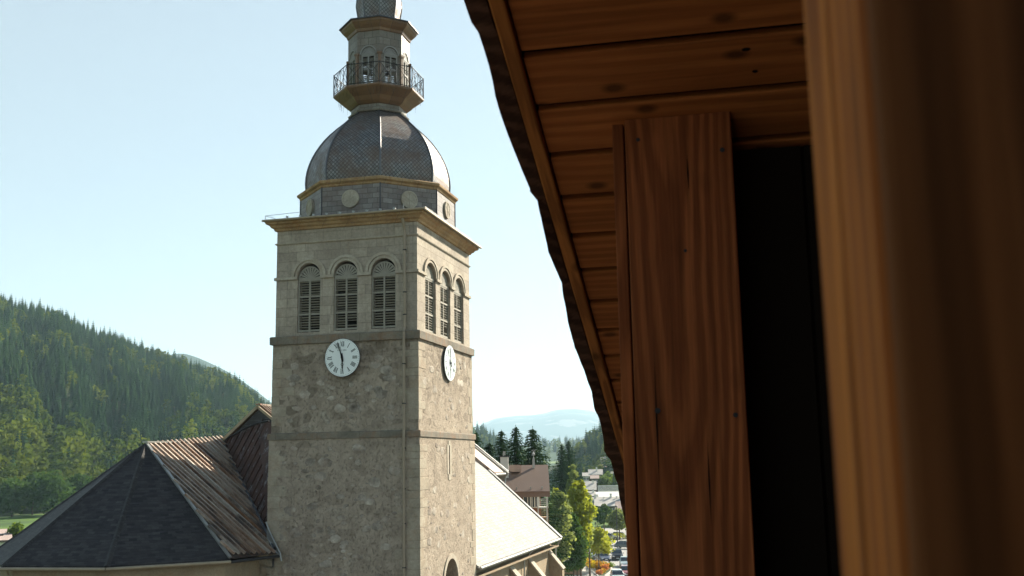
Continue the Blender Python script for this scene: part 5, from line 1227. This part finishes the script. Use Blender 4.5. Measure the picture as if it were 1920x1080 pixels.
# ribbed terrace: white uprights on a pale roof edge
T_ = bld('ribbed_terrace', 1143, 392, 'white ribbed terrace screen with many uprights', 'terrace'); s4 = 392/FPX
b = MB(); z0_, z1_ = topz(1143, 921, 392), topz(1143, 910.5, 392)
b.box((0, 3, z0_/2), (46*s4, 6, z0_)); b.build('wall', M['whitewall'], T_)
b = MB()
for i in range(26): b.box(((-22.5+i*1.8)*s4, .1, (z0_+z1_)/2), (.16, .16, z1_-z0_))
b.box((0, .1, z1_), (46*s4, .2, .18)); b.build('screen_upright', M['whitepaint'], T_)
b = MB(); b.box((0, 2.8, (z0_+z1_)/2-.2), (45*s4, .1, (z1_-z0_)*.8)); b.build('glazing', M['glass'], T_)
vhouse(1146, 322, 'long roof with a row of chimneys throwing slanting shadows', 68, 947, 932, 'greyroof', 'timberdark', 14, chim=((-5.2, 6.5, .9, .6), (-2.6, 5.5, .5, .3), (-.5, 6.5, 1.1, .6), (1.3, 5.8, .5, .3), (3.3, 6.0, 2.3, 1.0)), wins=5)
T_ = vhouse(1164, 283, 'chalet with a pinkish roof and dark gable at the edge of the overhang', 27, 961, 940, 'pinkroof', 'timber', 12, wins=2, chim=((1.0, 3, .8, .5),))
vhouse(1118, 330, 'grey roof corner glimpsed beside the yellow green tree', 20, 941, 932, 'greyroof', 'whitewall', 8, chim=((0, 3, 1.0, .6),))
# pink roof at the lower left border
T_ = bld('house', 2, 188, 'flat pinkish roof with two small skylights at the lower left border', 'house'); s5 = 188/FPX
zz = topz(0, 1013, 188); z2 = topz(0, 993, 200)
b = MB(); roof(b, [(-60*s5, 0, zz), (24*s5, 0, zz), (24*s5, 14, z2), (-60*s5, 14, z2)], .3); ro = b.build('roof', M['pinkroof'], T_)
b = MB(); b.box((-19*s5, 7, zz/2-.3), (78*s5, 13, zz-.2)); b.build('wall', M['whitewall'], T_)
for x in (-.2, .75): b = MB(); b.box((x, 5.5, zz+(z2-zz)*.39+.12), (.5, .5, .2)); b.build('skylight', M['darkmetal'], ro)

# ================================================================ STREET
M['asphalt'] = m_ground('sun bleached asphalt', (.30, .295, .28), (.36, .35, .33), .15, .9, None, 6)
M['paving'] = m_ground('pale paving', (.44, .42, .37), (.50, .47, .42), .3, .9, None, 5)
M['kerb'] = plain('pale stone kerb', (.48, .44, .39), .85, 0, .2, .1, 2)
M['square'] = m_ground('bounce toned paving', (.085, .08, .07), (.12, .11, .095), .12, .9, None, 4)  # kept dark to hold back light bounced onto tower and chalet
b = MB(); b.add([(-46, -260, .01), (150, -260, .01), (150, 60, .01), (60, 100, .01), (-46, 60, .01)], [(0, 1, 2, 3, 4)]); struct(b, 'bounce_ground', M['square'], 'dark paved ground added round church and chalet to tone their bounce light', 'square')  # ground sheet added for the light it bounces upwards
b = MB(); pts = [ground(1048, 1400), ground(1400, 1400), ground(1300, 990), ground(1130, 990), ground(1060, 1030), ground(985, 1120)]
b.add([(p.x, p.y, .02) for p in pts], [tuple(range(6))]); struct(b, 'street', M['asphalt'], 'pale sunlit asphalt street and parking below the church', 'street')
pv = [ground(1020, 1110), ground(1120, 1110), ground(1128, 1079), ground(1104, 1046), ground(1080, 1030), ground(1062, 1040)]
b = MB(); n = len(pv); b.add([(p.x, p.y, .14) for p in pv]+[(p.x, p.y, 0) for p in pv], [tuple(range(n))]+[(i, i+n, (i+1) % n+n, (i+1) % n) for i in range(n)])
struct(b, 'pavement', M['paving'], 'pale paved footpath between the church and the flower bed', 'pavement')
b = MB(); kb = [ground(1096, 1050), ground(1100, 1063), ground(1110, 1073), ground(1122, 1083), ground(1134, 1083), ground(1146, 1073), ground(1147, 1063), ground(1138, 1056), ground(1120, 1053), ground(1096, 1050)]
for p, q in zip(kb[:-1], kb[1:]): b.beam((p.x, p.y, .14), (q.x, q.y, .14), .22, .30)
struct(b, 'kerb', M['kerb'], 'curved pale kerb round the flower bed', 'kerb')
b = MB(); b.add([(p.x, p.y, .20) for p in kb[:-1]], [tuple(range(len(kb)-1))]); struct(b, 'flower_bed_soil', M['forestfloor'], 'planted soil inside the curved kerb', 'soil')
b = MB()
for u, v in ((1148, 1062), (1146, 1046), (1162, 1030), (1150, 1022)):
    p = ground(u, v); yy = yaw_at(u); d = Vector((-math.sin(yy+.2), math.cos(yy+.2), 0)); b.add([(p.x, p.y, .026), (p.x+.15, p.y, .026), (p.x+.15+d.x*5, p.y+d.y*5, .026), (p.x+d.x*5, p.y+d.y*5, .026)], [(0, 1, 2, 3)])
struct(b, 'road_marking', M['whitepaint'], 'white parking lines on the asphalt', 'road marking')
# cars
M['tyre'] = plain('black tyre rubber', (.02, .02, .02), .85); M['rim'] = plain('alloy rim', (.5, .5, .5), .3, .8); M['lampglass'] = plain('headlamp glass', (.75, .77, .78), .1, .3, .7); M['tail'] = plain('red lamp glass', (.5, .03, .02), .2)
M['plate'] = plain('pale number plate', (.7, .7, .68), .5)
def paint(name, c): g = G(name); g.b.inputs['Coat Weight'].default_value = .7; g.b.inputs['Coat Roughness'].default_value = .05; return g.done(c, .35, .25, .5)
def make_car(p, yaw, col, label, L=4.4, W_=1.8, H_=1.5, kind='hatch', group='parked cars'):
    """local: +Y is the nose"""
    T_ = empty('parked_car', p, yaw, label, 'car', group); pm = paint('car paint '+label[:18], col)
    hood = .62*H_; n = []
    # side profile (y, z): rear to nose
    if kind == 'suv': low = [(-L/2, .35), (-L/2, .95*hood), (-L/2+.12, hood*1.05), (L/2-1.15, hood*1.04), (L/2-.25, hood*.93), (L/2, hood*.72), (L/2, .32)]; cab = [(-L/2+.12, hood*1.04), (-L/2+.35, H_-.08), (-L/2+.6, H_), (.15, H_), (.45, H_-.06), (L/2-1.25, hood*1.04)]
    else: low = [(-L/2, .34), (-L/2, .85*hood), (-L/2+.15, hood), (L/2-1.2, hood), (L/2-.3, hood*.82), (L/2, hood*.62), (L/2, .30)]; cab = [(-L/2+.15, hood*.99), (-L/2+.6, H_-.08), (-L/2+.95, H_), (.1, H_), (.4, H_-.08), (L/2-1.25, hood*.99)]
    b = MB()
    def ext(prof, w0, w1, zsplit):
        k = len(prof); vs = []
        for sx in (-1, 1):
            for (y, z) in prof: w_ = w0 if z < zsplit else w1; vs.append((sx*w_/2, y, z))
        b.add(vs, [tuple(range(k))[::-1] if True else 0, tuple(range(k, 2*k))]+[(i, (i+1) % k, (i+1) % k+k, i+k) for i in range(k)][::1])
    ext(low, W_, W_*.96, hood*.9); bo = b.build('body', pm, T_, bevel=.05)
    b = MB(); k = len(cab); vs = []
    for sx in (-1, 1):
        for (y, z) in cab: w_ = W_*.93 if z < hood*1.1 else W_*.76; vs.append((sx*w_/2, y, z))
    b.add(vs, [tuple(range(k))[::-1], tuple(range(k, 2*k))]+[(i, (i+1) % k, (i+1) % k+k, i+k) for i in range(k)]); b.build('window', M['glass'], T_, bevel=.04)
    b = MB(); rz = H_+.004; y0, y1 = cab[2][0], cab[3][0]; b.box((0, (y0+y1)/2, rz), (W_*.75, (y1-y0)+.1, .045))
    for sx in (-1, 1):
        for (a, c) in ((cab[0], cab[1]), (cab[3], cab[5])): b.beam((sx*W_*.455, a[0], a[1]), (sx*W_*.375, c[0], c[1]) if c[1] > a[1] else (sx*W_*.455, c[0], c[1]), .06, .06) if c[1] > a[1] else b.beam((sx*W_*.378, a[0], a[1]), (sx*W_*.455, c[0], c[1]), .06, .06)
        ym = -.35; b.beam((sx*W_*.46, ym, hood), (sx*W_*.38, ym-.05, H_), .07, .04)
    b.build('roof', pm, T_, bevel=.015)
    for sy in (-L/2+.85, L/2-.85):
        for sx in (-1, 1):
            b = MB(); b.tube((sx*(W_/2-.2), sy, .32), (sx*(W_/2+.02), sy, .32), .33, 16); wh = b.build('wheel', M['tyre'], T_); b = MB(); b.tube((sx*(W_/2), sy, .32), (sx*(W_/2+.03), sy, .32), .2, 12); b.build('rim', M['rim'], wh)
    for sx in (-1, 1):
        b = MB(); b.box((sx*(W_/2-.26), L/2-.06, hood*.70), (.36, .2, .15)); b.build('headlight', M['lampglass'], T_)
        b = MB(); b.box((sx*(W_/2-.2), -L/2+.03, hood*.85), (.26, .12, .2)); b.build('taillight', M['tail'], T_)
        b = MB(); b.box((sx*(W_/2+.1), L/2-1.35, hood*1.08), (.2, .12, .14)); b.build('mirror', pm, T_)
    b = MB(); b.box((0, L/2+.005, hood*.48), (W_*.55, .06, .2)); b.build('grille', M['tyre'], T_)
    b = MB(); b.box((0, L/2+.04, .42), (.5, .02, .11)); b.box((0, -L/2-.01, .6), (.5, .02, .11)); b.build('number_plate', M['plate'], T_)
    return T_
def car_at(u, v, face, col, label, **k):
    p = ground(u, v, .02); make_car(p, yaw_at(u)+PI+face, col, label, **k)
car_at(1157, 1049, .05, (.02, .02, .022), 'black sport utility car with its nose to the viewer on the street', L=4.6, W_=1.95, H_=1.75, kind='suv')
car_at(1173, 1062, .05, (.42, .50, .52), 'pale blue grey car behind the dark red car at the overhang', W_=1.8)
car_at(1174, 1080, .05, (.38, .12, .12), 'dark red car lowest at the right beside the overhang')
car_at(1158, 1089, .1, (.55, .60, .60), 'pale silver car cut by the bottom edge of the view')
car_at(1131, 1052, .25, (.05, .06, .10), 'dark blue car parked behind the flower bed')
car_at(1117, 1046, -.3, (.6, .6, .58), 'white car parked left of the dark blue car')
car_at(1174, 1029, 1.4, (.10, .12, .12), 'dark green grey car parked across beyond the black one')
car_at(1164, 1010, 1.5, (.70, .70, .68), 'white car parked sideways beyond the round tree')
car_at(1143, 1012, 1.5, (.62, .62, .60), 'white car half hidden behind the street tree')
car_at(1053, 1048, .5, (.12, .20, .17), 'dark green car parked close to the nave corner', H_=1.7, kind='suv')
# orange board, planter, lamps, seats
p = ground(1092, 1028); T_ = empty('orange_board', p, yaw_at(1092), 'tall orange wooden board by the big bush', 'board'); b = MB()
for j in range(8): b.box((0, 0, 1.0+j*.29), (2.1, .06, .27))
b.build('board_planks', plain('orange stained boards', (.55, .20, .07), .6, 0, .3, .12, 2), T_); b = MB()
for x in (-.95, .95): b.box((x, .06, 1.6), (.1, .1, 3.3))
b.build('board_post', M['timberdark'], T_)
p = ground(1094, 1040); b = MB(); b.box((0, 0, .85), (2.0, 1.6, 1.7)); b.box((0, 0, 1.73), (2.1, 1.7, .1)); o = b.build('wooden_bin_store', M['timber']); o.location = p; o.rotation_euler = (0, 0, yaw_at(1094)); tag(o, 'brown boxed bin store below the orange board', 'bin store')
p = ground(1073, 1079); T_ = empty('planter', p, yaw_at(1073), 'long timber planter full of orange flowers near the nave corner', 'planter'); b = MB()
b.box((0, 0, .4), (3.0, 1.3, .8)); b.box((0, 0, .82), (3.1, 1.4, .06)); b.build('planter_box', plain('planter timber', (.32, .19, .11), .8), T_); b = MB(); rr = random.Random(4)
leafy(b, rr, [((x, 0, 1.25), (.6, .5, .5)) for x in (-1.1, -.4, .4, 1.1)]+[((x, 0, 1.6), (.3, .3, .7)) for x in (-1.2, .2)], 700, .12); b.build('flowers', M['bloom_yellow'], T_); b = MB(); leafy(b, rr, [((x, -.1, 1.35), (.45, .45, .4)) for x in (-.9, .2, 1.0)], 220, .12); b.build('flowers', M['bloom_orange'], T_)
def lamp(u, v, H_, label, r_=.06):
    p = ground(u, v); T_ = empty('street_lamp', p, yaw_at(u), label, 'street lamp', None); b = MB(); b.tube((0, 0, 0), (0, 0, H_), r_, 8, r_*.6); b.build('pole', M['darkmetal'], T_)
    b = MB(); b.box((0, 0, H_*.6), (.3, .2, .5)); b.loft((0, 0, 0), [(.22, H_-.05), (.25, H_+.1), (.1, H_+.3), (.01, H_+.35)], 8); b.build('lamp_head', M['darkmetal'], T_)
lamp(1158, 1027, 8.0, 'tall dark street lamp pole in front of the round lime green tree', .10); lamp(1117, 1004, 4.6, 'slim lamp pole left of the clipped round tree'); lamp(1063, 1044, 3.6, 'short lamp pole next to the large grey green bush')
def bench(u, v, label, rz=0):
    p = ground(u, v, .14); T_ = empty('bench', p, yaw_at(u)+rz, label, 'bench'); b = MB()
    for i in range(4): b.box((0, -.15+i*.11, .45), (1.5, .09, .03))
    b.build('seat', M['zinc'], T_); b = MB()
    for i in range(4): b.box((0, .28+i*.02, .58+i*.12), (1.5, .03, .09))
    b.build('backrest', M['zinc'], T_)
    for x in (-.65, .65): b = MB(); b.box((x, -.12, .22), (.05, .05, .44)); b.box((x, .25, .45), (.05, .05, .95)); b.box((x, .05, .43), (.05, .4, .04)); b.build('leg', M['zinc'], T_)
bench(1108, 1079, 'grey metal bench by the lower end of the flower bed'); bench(1099, 1084, 'grey metal bench nearer the planter', .3)
# ================================================================ HAZE

g = G('valley haze'); g.nt.nodes.remove(g.b); vol = g.n('VolumePrincipled'); vol.inputs['Color'].default_value = (.56, .78, .95, 1); vol.inputs['Density'].default_value = 0.8e-4; vol.inputs['Anisotropy'].default_value = .2; g.l(vol.outputs[0], g.out.inputs['Volume'])
b = MB(); b.box((0, 6250, 524), (30400, 19000, 1050)); hz = b.build('haze', g.m); tag(hz, 'pale blue valley haze that veils the far hills', 'haze', kind='stuff')
